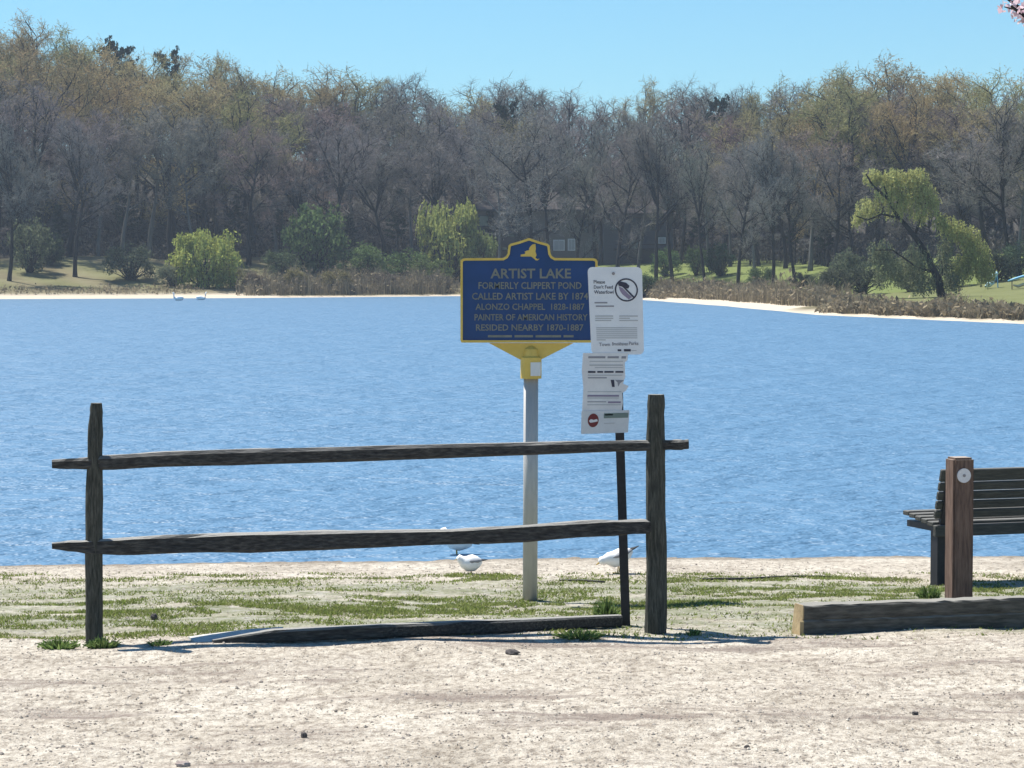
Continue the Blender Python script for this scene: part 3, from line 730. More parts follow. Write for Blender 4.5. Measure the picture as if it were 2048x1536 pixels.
# ------------------------------------------------------------------ houses on the far shore
def house(name, px0, px1, yeave, yridge, ybase, D, depth, wallm, label, wins, ridge_frac=(.18, .7)):
    x0, x1 = at(px0, 545, D).x, at(px1, 545, D).x; xc = (x0 + x1) / 2; w = x1 - x0
    zb = far_z(xc, D + depth / 2) - 1.2; ze = at(px0, yeave, D).z; zr = at(px0, yridge, D + depth / 2).z
    o = thing(name, (xc, D, zb))
    m = MB(); m.box((0, depth / 2, (ze - zb) / 2), (w, depth, ze - zb)); m.build('wall', wallm, o)
    r = MB(); e = .5; h0 = ze - zb; h1 = zr - zb
    a, b, c, d = (-w/2 - e, -e, h0), (w/2 + e, -e, h0), (w/2 + e, depth + e, h0), (-w/2 - e, depth + e, h0)
    p, q = (-w/2 + w * ridge_frac[0], depth / 2, h1), (-w/2 + w * ridge_frac[1], depth / 2, h1)
    n = len(r.v); r.v += [a, b, c, d, p, q]; r.f += [(n, n+1, n+5, n+4), (n+2, n+3, n+4, n+5), (n+1, n+2, n+5), (n+3, n, n+4), (n+3, n+2, n+1, n)]
    ro = r.build('roof', M['roof'], o)
    fa = MB(); fa.box((0, -e - .02, h0 - .1), (w + 2 * e, .05, .24)); fa.build('fascia', M['deck'], ro)
    for (a0, a1, b0, b1, lit) in wins:
        q0, q1 = at(a0, b1, D) - Vector((xc, D, zb)), at(a1, b0, D) - Vector((xc, D, zb)); cx, cz = (q0.x + q1.x) / 2, (q0.z + q1.z) / 2; ww, hh = q1.x - q0.x, q1.z - q0.z
        f = MB(); f.box((cx, -.03, cz), (ww + .18, .08, hh + .18)); fo = f.build('window', M['trim'] if lit else M['deck'], o)
        g = MB()
        for s_ in (-1, 1): g.box((cx + s_ * ww / 4, -.085, cz), (ww / 2 - .05, .03, hh - .05))
        g.build('pane', M['ink_light'] if lit == 2 else M['glass'], fo)
    return o, xc, zb, w
o, xc, zb, w = house('far_house', 948, 1186, 419, 384, 505, 292, 9, M['wall_tan'], '', [(958, 976, 432, 452, 0), (1020, 1040, 430, 455, 0), (1108, 1128, 481, 500, 2), (1137, 1149, 479, 500, 2), (1000, 1030, 468, 500, 0), (1050, 1066, 468, 498, 0), (1160, 1176, 440, 465, 0)])
tag(o, 'tan two-storey house with a brown hipped roof behind bare trees', 'house')
b = MB(); b.box((-3.2, -1.2, zb * 0 + 3.1), (7.0, 2.4, .25)); b.box((-3.2, -2.35, 3.7), (7.0, .08, .9)); b.build('balcony', M['deck'], o)
o, xc, zb, w = house('far_house', 1206, 1346, 427, 392, 508, 290, 8, M['wall_slate'], '', [(1222, 1236, 440, 460, 0), (1262, 1282, 436, 462, 0), (1300, 1316, 440, 460, 0), (1256, 1276, 478, 500, 0), (1318, 1330, 476, 486, 2)], (.05, .62))
tag(o, 'dark slate-blue house with a brown roof behind the forked trunks', 'house')
b = MB(); b.box((0.5, -1.0, 2.6), (w * .8, 2.0, .22)); b.box((0.5, -1.95, 3.15), (w * .8, .07, .12)); b.build('balcony', M['deck'], o)

# ------------------------------------------------------------------ swans, play equipment
def swan(px, py, face, label):
    p = hit(px, py, lambda x, y: LAKE, 100, 400, 800); o = thing('swan', (p.x, p.y, LAKE)); s = face
    b = MB(); b.tube([Vector((-.48*s, 0, .22)), Vector((-.36*s, 0, .16)), Vector((-.1*s, 0, .16)), Vector((.2*s, 0, .15)), Vector((.36*s, 0, .2)), Vector((.43*s, 0, .42)), Vector((.40*s, 0, .62)), Vector((.47*s, 0, .72)), Vector((.56*s, 0, .68))], [.02, .13, .20, .19, .11, .055, .05, .065, .03], 10)
    b.build('body', M['feather_white'], o, True)
    w = MB(); w.blob((-.1*s, 0, .27), (.36, .19, .12)); w.build('wing', M['feather_white'], o, True)
    k = MB(); k.tube([Vector((.55*s, 0, .68)), Vector((.66*s, 0, .64))], [.025, .01], 6); k.build('bill', M['bill'], o, True)
    return tag(o, label, 'swan')
swan(357, 601, -1, 'white swan on the water off the bright sand strip')
swan(402, 600, 1, 'white swan off the end of the sand strip by the yellow-green bush')
def play():
    p = fhit(1978, 577); o = thing('play_equipment', p); D = p.y; L_ = lambda a, b, dy=0: at(a, b, D + dy) - p
    m = MB()
    m.tube([L_(1971, 573), L_(1978, 569), L_(1988, 565)], [.14, .30, .16], 8, flat=.7); m.build('slide_bed', M['play_pale'], o, True)
    m = MB(); m.tube([L_(1984, 553), L_(1990, 549), L_(1995, 545)], [.14, .26, .14], 8, flat=.8); m.build('panel', M['play_pale'], o, True)
    m = MB(); m.tube([L_(1996, 577), L_(1994, 545)], .045, 6); m.tube([L_(1988, 566), L_(1995, 547)], .04, 6); m.build('post', M['play_blue'], o)
    tag(o, 'pale aqua play equipment with two tilted panels under the willow', 'play equipment')
    p = fhit(2032, 578); o = thing('play_equipment', p); L2 = lambda a, b, dy=0: at(a, b, p.y + dy) - p
    m = MB(); m.tube([L2(2016, 562), L2(2028, 558), L2(2045, 553), L2(2070, 550)], [.10, .17, .20, .2], 8, flat=.5); m.build('slide_bed', M['play_blue'], o, True)
    m = MB(); m.tube([L2(2026, 570), L2(2036, 573), L2(2046, 569), L2(2060, 566)], [.08, .14, .16, .1], 8, flat=.7); m.build('seat', M['play_tan'], o, True)
    m = MB()
    for a in (2024, 2050, 2066): m.tube([L2(a, 580), L2(a, 556)], .035, 6)
    m.build('post', M['deck'], o)
    tag(o, 'sky-blue slide with a tan seat on the grass past the willow', 'play equipment')
play()

# ------------------------------------------------------------------ near things: fence
def split_log(name, prof, m, parent=None, seed=1, depth=0.8, sides=8, rough=.10, sub=6, origin=Vector((0,0,0)), sq=.72, turn=0.0):
    """prof: list of (point, half height); irregular split-wood section swept along it"""
    R = random.Random(seed); pts = []; hs = []
    for i in range(len(prof) - 1):
        for k in range(sub):
            t = k / sub; pts.append(prof[i][0].lerp(prof[i+1][0], t)); hs.append(prof[i][1] * (1 - t) + prof[i+1][1] * t)
    pts.append(prof[-1][0]); hs.append(prof[-1][1])
    d = (pts[-1] - pts[0]).normalized(); ref = Vector((0, 0, 1)) if abs(d.z) < .8 else Vector((0, -1, 0))
    u = d.cross(ref).normalized(); w = u.cross(d).normalized()
    ang = [math.radians(45 + 90 * (j // 2) + (-11 if j % 2 == 0 else 11)) + R.uniform(-.12, .12) for j in range(sides)]; ct, st_ = math.cos(turn), math.sin(turn); u, w = u * ct + w * st_, w * ct - u * st_
    rings = []
    for i, p in enumerate(pts):
        ring = []
        for j, a in enumerate(ang):
            c, s = math.cos(a), math.sin(a); k = 1 / (abs(c) ** 4 + abs(s) ** 4) ** .25 * sq / .72 * .86
            n = 1 + rough * 2.2 * mnoise.noise(Vector((j * 3.1 + seed, i * .33, 0))) + R.uniform(-rough, rough) * .35
            ring.append(p + (u * c * depth + w * s) * hs[i] * k * n - origin)
        rings.append(ring)
    mb = MB(); mb.rings(rings); return recalc(mb.build(name, m, parent))
def cut(o, centre, size, rot):
    c = MB(); c.box(centre, size, rot); co = c.build('slot_cutter', None); recalc(co)
    md = o.modifiers.new('slot', 'BOOLEAN'); md.operation = 'DIFFERENCE'; md.object = co; md.solver = 'EXACT'
    bpy.context.view_layer.update(); dg = bpy.context.evaluated_depsgraph_get()
    me = bpy.data.meshes.new_from_object(o.evaluated_get(dg)); o.modifiers.clear(); old = o.data; o.data = me; bpy.data.meshes.remove(old)
    bpy.data.objects.remove(co)
DL, DR = ghit(189, 1285).y, ghit(1312, 1266).y
def dist(px): return DL + (DR - DL) * (px - 189) / (1312 - 189)
root = ghit(189, 1285); fence = thing('split_rail_fence', root)
def fpt(px, py, dy=0): return at(px, py, dist(px) + dy)
def fw(px): return dist(px) / F
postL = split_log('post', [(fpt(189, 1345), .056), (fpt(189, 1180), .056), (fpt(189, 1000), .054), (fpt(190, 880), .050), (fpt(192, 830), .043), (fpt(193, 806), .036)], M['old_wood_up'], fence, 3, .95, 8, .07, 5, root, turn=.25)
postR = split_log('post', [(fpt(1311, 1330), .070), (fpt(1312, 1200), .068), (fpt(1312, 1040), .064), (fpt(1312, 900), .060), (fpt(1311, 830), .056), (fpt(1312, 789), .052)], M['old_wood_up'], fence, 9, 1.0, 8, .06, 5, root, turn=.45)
TOP = [(104,928,10),(135,928,13),(172,927,14),(205,925,17),(300,920,18),(420,915,19),(600,911,19),(800,905,18),(1000,899,16),(1180,894,14.5),(1290,891,13),(1340,890,12),(1362,890,13),(1376,888,11)]
BOT = [(104,1091,7),(135,1092,12),(172,1093,16),(205,1093,19),(330,1088,22),(500,1084,23),(700,1078,21),(900,1074,19),(1050,1066,20),(1200,1056,20),(1285,1053,17),(1318,1052,12)]
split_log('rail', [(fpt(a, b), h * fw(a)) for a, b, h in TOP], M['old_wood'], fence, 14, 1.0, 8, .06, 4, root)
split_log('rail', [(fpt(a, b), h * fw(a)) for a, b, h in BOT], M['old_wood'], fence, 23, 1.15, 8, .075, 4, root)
fdir = (fpt(1312, 1000) - fpt(189, 1000)); frot = Matrix.Rotation(math.atan2(fdir.y, fdir.x), 3, 'Z')
for po, px_, ys in ((postL, 189, (926, 1093)), (postR, 1312, (890, 1050))):
    for y_ in ys: cut(po, fpt(px_, y_) - root + Vector((0, .012, .012)), (.4, .06, .135), frot)
tag(fence, 'weathered grey split-rail fence section with two posts and two rails', 'fence')
# the old rail on the ground under it
g0, g1 = ghit(380, 1283), ghit(1240, 1246)
def rl(a, top, bot, dy=.03): return (at(a, (top + bot) / 2, ghit(a, bot).y + dy), (bot - top) / 2 * ghit(a, bot).y / F)
lr = [None, None, rl(545, 1256, 1286), rl(760, 1245, 1279), rl(1000, 1236, 1268), rl(1240, 1227, 1254)]
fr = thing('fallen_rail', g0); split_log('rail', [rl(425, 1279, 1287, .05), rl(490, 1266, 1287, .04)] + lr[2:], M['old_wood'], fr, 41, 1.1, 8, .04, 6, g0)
we = MB(); W_ = lambda a, b, dy: at(a, b, g0.y + dy) - g0
back = [W_(377, 1273, .12), W_(430, 1266, .13), W_(500, 1258, .14), W_(566, 1253.5, .15)]; front = [W_(391, 1284, -.015), W_(440, 1281, -.015), W_(492, 1273, .0), W_(566, 1255, .06)]
for i in range(3): we.quad(front[i], front[i+1], back[i+1], back[i])
dn = Vector((0, 0, -.05))
for i in range(3): we.quad(front[i+1] , front[i], front[i] + dn, front[i+1] + dn); we.quad(back[i], back[i+1], back[i+1] + dn, back[i] + dn)
we.quad(front[0], back[0], back[0] + dn, front[0] + dn)
recalc(we.build('split_end', M['pale_wood'], fr))
tag(fr, 'fallen grey fence rail with a pale sunlit end lying under the fence', 'fence rail')

# ------------------------------------------------------------------ lettering
def text_part(body, px0, px1, yc, hpx, D, m, parent, org, name='lettering', proud=.004, bold=.012, rot=None, cap=.70):
    cu = bpy.data.curves.new('text', 'FONT'); cu.body = body; cu.size = 1; cu.align_x = 'LEFT'; cu.extrude = .01; cu.offset = bold; cu.resolution_u = 2
    to = bpy.data.objects.new('text', cu); C.objects.link(to); bpy.context.view_layer.update()
    me = bpy.data.meshes.new_from_object(to.evaluated_get(bpy.context.evaluated_depsgraph_get()))
    bpy.data.objects.remove(to); bpy.data.curves.remove(cu)
    n = len(me.vertices); co = np.empty(n * 3, np.float32); me.vertices.foreach_get('co', co); co = co.reshape(-1, 3)
    mn, mx = co.min(0), co.max(0); s = D / F
    X = ((co[:, 0] - mn[0]) / (mx[0] - mn[0]) * (px1 - px0) + px0)
    P0 = at(CX, yc, D)
    out = np.empty_like(co)
    out[:, 0] = (X - CX) * s; out[:, 1] = D - proud * (0.5 + co[:, 2] / .02); out[:, 2] = P0.z + ((co[:, 1] - mn[1]) / (mx[1] - mn[1]) - .5) * hpx * s
    out -= np.array(org, np.float32)
    me.vertices.foreach_set('co', out.astype(np.float32).ravel()); me.materials.clear(); me.materials.append(m); me.update()
    o = bpy.data.objects.new(name, me); C.objects.link(o); o.parent = parent
    return o

# ------------------------------------------------------------------ historic marker
def offset_poly(poly, d):
    n = len(poly); out = []
    for i in range(n):
        a, b, c = Vector(poly[i-1]), Vector(poly[i]), Vector(poly[(i+1) % n])
        e1 = (b - a).normalized(); e2 = (c - b).normalized(); n1 = Vector((-e1.y, e1.x)); n2 = Vector((-e2.y, e2.x))
        k = (n1 + n2); k = k / max(.3, k.length_squared) * 2 if k.length > 1e-6 else n1
        out.append(tuple(b + k * d * (1.0 if k.length < 1.6 else 1.6 / k.length)))
    return out
def marker():
    base = ghit(1060, 1200); D = base.y; o = thing('historic_marker', base); s = D / F
    org = Vector((base.x, base.y, base.z))
    def P(a, b): q = at(a, b, D) - org; return (q.x, q.z)
    half = [(135, 685), (137, 680), (137, 523), (134, 518), (128, 516.5), (52, 516), (46, 512.5), (43, 507), (41, 491), (37, 487.5), (20, 483), (0, 476)]
    R_ = [(1058 + a, b) for a, b in half]; L_ = [(1058 - a, b) for a, b in reversed(half[:-1])]
    ol = [P(a, b) for a, b in R_ + L_]                                # anticlockwise seen from the front
    inn = offset_poly(ol, .017)
    b = MB(); b.prism(inn, -.022, .022); recalc(b.build('panel', M['blue'], o))
    n = len(ol); r = MB()
    for yy in (-.034, .034): r.v += [(p[0], yy, p[1]) for p in ol] + [(p[0], yy, p[1]) for p in inn]
    for i in range(n):
        j = (i + 1) % n
        r.f += [(i, j, n + j, n + i), (2*n + i, 3*n + i, 3*n + j, 2*n + j), (i, 2*n + i, 2*n + j, j), (n + i, n + j, 3*n + j, 3*n + i)]
    recalc(r.build('border', M['yellow'], o))
    t = MB(); t.prism([P(978, 686), P(1040, 719), P(1082, 719), P(1147, 686)], -.016, .016); recalc(t.build('bracket', M['yellow'], o))
    c = MB(); q0 = P(1062, 757); q1 = P(1062, 715); q2 = P(1062, 690)
    c.tube([Vector((q0[0], 0, q0[1])), Vector((q1[0], 0, q1[1])), Vector((q1[0], 0, q1[1] + .01)), Vector((q2[0], 0, q2[1] - .03)), Vector((q2[0], 0, q2[1]))], [.076, .076, .058, .050, .012], 20); co = recalc(c.build('collar', M['yellow'], o, False))
    k = MB()
    for i in range(6):                                               # curved sticker wrapped on the collar
        a0, a1 = -1.62 + i * .19, -1.62 + (i + 1) * .19
        f = lambda a, z: (q0[0] + .0785 * math.cos(a), .0785 * math.sin(a), z)
        z0, z1 = P(0, 751)[1], P(0, 724)[1]; k.quad(f(a0, z0), f(a1, z0), f(a1, z1), f(a0, z1))
    k.build('sticker', M['white_sign'], co)
    p = MB(); z0 = P(0, 1215)[1]; top = P(1062, 745); p.tube([Vector((0, 0, z0)), Vector((q0[0], 0, top[1]))], .053, 24); po = p.build('pole', M['galv'], o, True)
    sh = [(0,0),(.02,.10),(.0,.14),(.26,.20),(.30,.30),(.24,.36),(.40,.46),(.52,.48),(.52,.62),(.60,.78),(.72,.92),(.90,.97),(.93,.60),(.90,.40),(.97,.10),(.90,-.10),(1.02,-.20),(1.16,-.17),(1.04,-.30),(.90,-.29),(.86,-.21),(.70,-.05),(.62,0.0)]
    e = MB(); e.prism([P(1041 + u * 33, 513 - v * 26) for u, v in sh], -.026, -.020); recalc(e.build('state_emblem', M['yellow'], o))
    for body, a, b_, y, h, bo in (('ARTIST LAKE', 981, 1142, 547, 20, .022), ('FORMERLY CLIPPERT POND', 957, 1163, 571, 14, .014), ('CALLED ARTIST LAKE BY 1874', 944, 1176, 592.5, 14, .014), ('ALONZO CHAPPEL  1828-1887', 951, 1169, 613.5, 13, .014),
                              ('PAINTER OF AMERICAN HISTORY', 949, 1175, 634.5, 13, .014), ('RESIDED NEARBY 1870-1887', 952, 1167, 655, 13, .014)):
        text_part(body, a, b_, y, h, D - .022, M['letter'], o, org, bold=bo)
    for a, b_ in ((976, 1024), (1029, 1066), (1071, 1122), (1127, 1147)):  # the smallest line is too faint to read
        f = MB(); f.prism([P(a, 674.5), P(b_, 674.5), P(b_, 670), P(a, 670)], -.0245, -.021); recalc(f.build('faint_lettering', M['letter'], o))
    tag(o, 'blue and yellow historic marker reading ARTIST LAKE on a galvanised pole', 'sign')
marker()

# ------------------------------------------------------------------ notices on the black post
def notices():
    base = ghit(1255, 1251); D = base.y; top = at(1229, 540, D)
    o = thing('sign_post', base); m = MB(); dv = top - base
    ux = Vector((1, 0, 0)); a = Vector((0, 0, -.25)); p0 = a + dv * (-.25 / dv.z) * 0; t = dv
    m.prism([(-.028, -.3), (.028, -.3), (.028 + t.x, t.z), (-.028 + t.x, t.z)], -.010, .010); m.prism([(-.008, -.3), (.008, -.3), (.008 + t.x, t.z), (-.008 + t.x, t.z)], .010, .035)
    recalc(m.build('post', M['black_metal'], o)); tag(o, 'slim black metal post leaning behind the fence', 'post')
    tilt = math.radians(-1.2)
    def sheet(name, quad, dy, m, label, cat, rnd=0.0, jag=None):
        Dd = D + dy; c = at(sum(q[0] for q in quad) / 4, sum(q[1] for q in quad) / 4, Dd); ob = thing(name, c)
        f = lambda u, v: (lambda q: (q.x, q.z))(at(quad[0][0] * (1-u) * (1-v) + quad[1][0] * u * (1-v) + quad[2][0] * u * v + quad[3][0] * (1-u) * v, quad[0][1] * (1-u) * (1-v) + quad[1][1] * u * (1-v) + quad[2][1] * u * v + quad[3][1] * (1-u) * v, Dd) - c)
        pts = []
        if jag: pts = [f(u, v) for u, v in jag]
        else:
            for (cx, cy, a0) in ((rnd, rnd * .64, 180), (1 - rnd, rnd * .64, 270), (1 - rnd, 1 - rnd * .64, 0), (rnd, 1 - rnd * .64, 90)):
                for k in range(5):
                    a = math.radians(a0 + k * 22.5); pts.append(f(cx + rnd * math.cos(a), cy + rnd * .64 * math.sin(a)))
        pl = MB(); pl.prism(pts, -.002, .002); recalc(pl.build('plate' if rnd else 'sheet', m, ob)); tag(ob, label, cat)
        def strip(u0, u1, v0, v1, mm, nm='printed_line'):
            s_ = MB(); s_.prism([f(u0, v1), f(u1, v1), f(u1, v0), f(u0, v0)], -.0036, -.0026); return recalc(s_.build(nm, mm, ob))
        return ob, f, strip, c
    # top plate
    Q = [(1175, 534), (1284, 534), (1288, 709), (1183, 709)]
    ob, f, strip, c = sheet('notice_plate', Q, -.03, M['white_sign'], 'white rounded metal notice with a crossed-out bird-feeding emblem', 'sign', .09)
    def words(body, u0, u1, v, h, m, bold=.02):
        def px(u): return 1175 + 8 * v + (109 - 4 * v) * u
        t_ = text_part(body, px(u0), px(u1), 534 + 175 * v, h, D - .03, m, ob, c, 'lettering', .0012, bold); t_.location.y = -.0026; return t_
    words('Please', .10, .31, .170, 7, M['ink'], .008); words("Don't Feed", .10, .45, .228, 7, M['ink'], .008); words('Waterfowl', .10, .46, .286, 7, M['ink'], .008)
    strip(.10, .34, .40, .416, M['ink_grey']); strip(.12, .46, .440, .456, M['ink_grey'])
    for v in (.555, .580, .605): strip(.10, .44 if v < .6 else .40, v, v + .012, M['ink_light']); strip(.55, .90 if v != .58 else .75, v, v + .012, M['ink_light'])
    for k in range(7): strip(.11, .88 if k < 6 else .28, .69 + k * .023, .70 + k * .023, M['ink_light'])
    words('Town', .15, .36, .885, 7, M['ink_grey']); words('Brookhaven', .40, .70, .878, 7, M['ink_grey']); words('Parks', .72, .90, .872, 7, M['ink_grey'])
    strip(.50, .57, .940, .962, M['ink']); strip(.62, .75, .938, .965, M['ink']); strip(.76, .86, .953, .957, M['ink_grey'])
    # emblem: ring, hand, bird, slash
    def circ(u, v, ru, n=36): return [f(u + ru * math.cos(2*math.pi*k/n), v + ru * .62 * math.sin(2*math.pi*k/n)) for k in range(n)]
    ring = MB(); A, B = circ(.70, .262, .215), circ(.70, .262, .188); n = len(A)
    ring.v += [(p[0], -.0042, p[1]) for p in A] + [(p[0], -.0042, p[1]) for p in B]
    for i in range(n): j = (i + 1) % n; ring.f.append((i, j, n + j, n + i))
    ring.build('emblem_ring', M['ink'], ob)
    e = MB(); e.prism([f(.545, .185), f(.60, .165), f(.70, .180), f(.76, .215), f(.74, .245), f(.68, .245), f(.62, .225), f(.56, .215)], -.0040, -.0030); recalc(e.build('emblem_hand', M['ink'], ob))
    e = MB(); e.prism([f(.56, .22), f(.63, .24), f(.72, .30), f(.80, .345), f(.74, .37), f(.69, .345), f(.62, .31), f(.58, .27)], -.0038, -.0030); recalc(e.build('emblem_bird', M['ink_purple'], ob))
    e = MB(); e.prism([f(.555, .178), f(.575, .165), f(.855, .345), f(.835, .360)], -.0048, -.0042); recalc(e.build('emblem_slash', M['ink'], ob))
    e = MB(); e.tube([Vector((f(.47, .075)[0], -.010, f(.47, .075)[1])), Vector((f(.47, .075)[0], -.002, f(.47, .075)[1]))], .010, 10); e.build('bolt', M['bolt'], ob)
    # torn paper notice
    Q = [(1166, 706), (1256, 706), (1249, 824), (1164, 824)]
    jag = [(0,0),(1.0,0),(1.0,.12),(.94,.16),(.97,.40),(.93,.52),(1.06,.56),(1.0,.64),(.92,.68),(.95,.84),(.93,1.0),(0,1.0),(.02,.6),(-.02,.3)]
    ob, f, strip, c = sheet('paper_notice', Q, -.034, M['paper'], 'torn paper notice with printed lines below the white plate', 'paper notice', 0, jag)
    for (u0, u1, v, h, mm) in ((.12,.50,.055,.035,'ink_grey'), (.55,.80,.055,.035,'ink_grey'), (.86,.96,.055,.04,'ink_grey'), (.15,.90,.135,.014,'ink_light'), (.15,.90,.195,.022,'ink_light'), (.27,.90,.24,.014,'ink_light'),
            (.12,.29,.305,.032,'ink'), (.33,.46,.305,.03,'ink'), (.49,.70,.305,.03,'ink'), (.74,.92,.305,.03,'ink'), (.12,.90,.37,.014,'ink_light'), (.12,.55,.41,.02,'ink_grey'), (.12,.90,.65,.012,'ink_light'), (.12,.85,.71,.03,'ink_purple'), (.12,.85,.755,.014,'ink_light'), (.12,.56,.82,.014,'ink_grey'), (.6,.9,.82,.03,'ink_purple'), (.12,.9,.87,.014,'ink_light')):
        strip(u0, u1, v, v + h, M[mm])
    e = MB(); e.prism([f(.64, .455), f(.72, .455), f(.74, .575), f(.68, .575)], -.0040, -.0030); recalc(e.build('tear', M['ink'], ob))
    e = MB(); e.prism([f(.74, .455), f(.95, .46), f(.86, .51), f(.82, .57), (f(.80, .50)[0], f(.80, .50)[1])], -.0040, -.0030); recalc(e.build('tear', M['ink_grey'], ob))
    # lowest notice in its sleeve
    Q = [(1163, 822), (1259, 820), (1256, 865), (1162, 868)]
    ob, f, strip, c = sheet('sleeved_notice', Q, -.038, M['sleeve'], 'small sleeved notice with a dark red round emblem at the bottom of the post', 'notice', .03)
    strip(.47, .98, .12, .34, M['ink_green']); strip(.49, .66, .16, .22, M['ink_light']); strip(.48, .70, .55, .58, M['ink_light'])
    A = [f(.25 + .115 * math.cos(2*math.pi*k/24), .42 + .30 * math.sin(2*math.pi*k/24)) for k in range(24)]
    e = MB(); e.prism(A, -.0040, -.0028); recalc(e.build('emblem_disc', M['ink_red'], ob))
    e = MB(); e.prism([f(.16, .44), f(.20, .36), f(.26, .40), f(.33, .36), f(.35, .46), f(.27, .50), f(.19, .52)], -.0050, -.0042); recalc(e.build('emblem_mark', M['paper'], ob))
notices()

# ------------------------------------------------------------------ stacked timbers, post, bench
ANG = math.radians(14)
def timbers():
    g = ghit(1607, 1270); L_ = 2.5; dep = .15; h = .180
    o = thing('landscape_timber', (g.x, g.y, g.z), ANG); R = random.Random(50); rings = []
    for k in range(41):
        x = L_ * k / 40; e = lambda a=.0035: R.uniform(-a, a); c = .010; sink = .025; st = .018 * (1 - min(1, k / 2.5)) if k < 3 else 0
        rings.append([Vector((x, e(), -sink)), Vector((x, dep, -sink)), Vector((x, dep, h - c)), Vector((x, dep - c, h + e())), Vector((x, c, h + e(.005))), Vector((x, .003 + e(), h - c)), Vector((x, .004 + e(), .098)), Vector((x, .010, .090 + e(.004))), Vector((x, e(), .080))])
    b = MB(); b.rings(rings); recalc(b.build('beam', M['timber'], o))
    e = MB(); e.rings([[Vector((p.x - .004 - (.02 if p.z < .09 else 0), p.y, p.z)) for p in rings[0]], [Vector((p.x + .004, p.y, p.z)) for p in rings[0]]]); recalc(e.build('sawn_end', M['timber_end'], o))
    tag(o, 'squared grey landscape timber with a tan sawn end before the bench', 'timber')
timbers()
def bollard():
    D = 16.35; x = at(1918, 1100, D).x; z = gz(x, D); o = thing('wooden_post', (x, D, z), ANG)
    h = at(1918, 914, D).z - z; w = .145
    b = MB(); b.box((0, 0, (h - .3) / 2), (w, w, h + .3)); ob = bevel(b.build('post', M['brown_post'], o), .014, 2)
    q = at(1927, 951, D - .07) - Vector((x, D, z)); q = Matrix.Rotation(-ANG, 3, 'Z') @ q
    r = MB(); r.tube([Vector((q.x, -w/2 - .010, q.z)), Vector((q.x, -w/2 + .002, q.z))], .047, 28); ro = r.build('reflector', M['reflector'], o)
    r = MB(); r.tube([Vector((q.x, -w/2 - .014, q.z)), Vector((q.x, -w/2 - .009, q.z))], .010, 12); r.build('bolt', M['bolt'], ro)
    tag(o, 'square brown wooden post with a round white reflector by the bench', 'post')
bollard()
def bench():
    g = ghit(1876, 1172); o = thing('park_bench', g, math.radians(19)); W = 1.85
    def slat(name, y, z, t, h, tilt=0.0, m='slat'):
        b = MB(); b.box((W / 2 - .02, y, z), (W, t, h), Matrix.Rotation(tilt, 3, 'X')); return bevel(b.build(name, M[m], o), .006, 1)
    for i in range(5): slat('seat_slat', .10 + i * .10, .475 + .012 * i, .097, .036)
    tl = math.radians(16)
    zz = [.555, .628, .701, .774]
    for i, z in enumerate(zz + [.862]):
        hh = .066 if i < 4 else .098
        slat('back_slat', .045 - (z - .5) * math.tan(tl), z, .034, hh, tl)
    slat('seat_rail', .03, .425, .05, .09)
    for lx in (.06, W - .14):
        m = MB(); m.box((lx, .10, .20), (.085, .11, .52)); m.box((lx, .31, .437), (.07, .50, .05)); m.build('leg', M['black_metal'], o)
        m = MB(); m.box((lx, -.015, .67), (.06, .035, .46), Matrix.Rotation(tl, 3, 'X')); m.build('back_support', M['black_metal'], o)
    tag(o, 'dark slatted park bench facing the lake', 'bench')
bench()

# ------------------------------------------------------------------ gulls on the beach
def gull(px, py, length, face, pitch, label, bend=0.0):
    p = ghit(px, py); o = thing('gull', p, face); s = length / .45; hz = .17 * s
    cp, sp = math.cos(pitch), math.sin(pitch)
    def T(x, y, z): return Vector(((x * cp - z * sp) * s, y * s, hz + (x * sp + z * cp) * s))
    b = MB(); hd = bend
    b.tube([T(-.17, 0, .015), T(-.12, 0, .01), T(-.04, 0, 0), T(.05, 0, 0), T(.11, 0, .03), T(.15, 0, .075 - hd * .6), T(.185, 0, .105 - hd), T(.215, 0, .100 - hd)], [.018, .045, .070, .068, .052, .034, .035, .014], 12)
    b.build('body', M['feather_white'], o, True)
    for sd in (-1, 1):
        w = MB(); w.tube([T(.07, sd * .048, .03), T(.0, sd * .066, .035), T(-.09, sd * .050, .032), T(-.17, sd * .022, .030)], [.02, .045, .040, .014], 8, flat=.45); wo = w.build('wing', M['feather_grey'], o, True)
        w = MB(); w.tube([T(-.15, sd * .028, .033), T(-.20, sd * .014, .03), T(-.26, sd * .004, .032)], [.018, .014, .004], 6, flat=.5); w.build('wing_tip', M['feather_black'], wo, True)
        l = MB(); l.tube([T(-.005, sd * .025, -.05), Vector((0.0, sd * .025 * s, .0))], .006 * s, 6); l.box((.015 * s, sd * .025 * s, .004), (.05 * s, .03 * s, .006)); l.build('leg', M['bill'], o)
    k = MB(); k.tube([T(.210, 0, .098 - hd), T(.255, 0, .088 - hd)], [.010 * s, .004 * s], 6); k.build('bill', M['bill'], o, True)
    e = MB()
    for sd in (-1, 1): e.blob(tuple(T(.195, sd * .029, .112 - hd)), (.005 * s,) * 3, 6, 5)
    e.build('eye', M['feather_black'], o)
    tag(o, label, 'gull')
gull(942, 1148, .24, math.radians(188), math.radians(-4), 'white gull standing beside the galvanised sign pole on the beach', .02)
gull(1236, 1147, .34, math.radians(196), math.radians(-20), 'grey-backed gull with its head down by the black post', .07)
gull(914, 1115, .36, math.radians(190), math.radians(13), 'gull at the water edge half hidden by the lower fence rail')

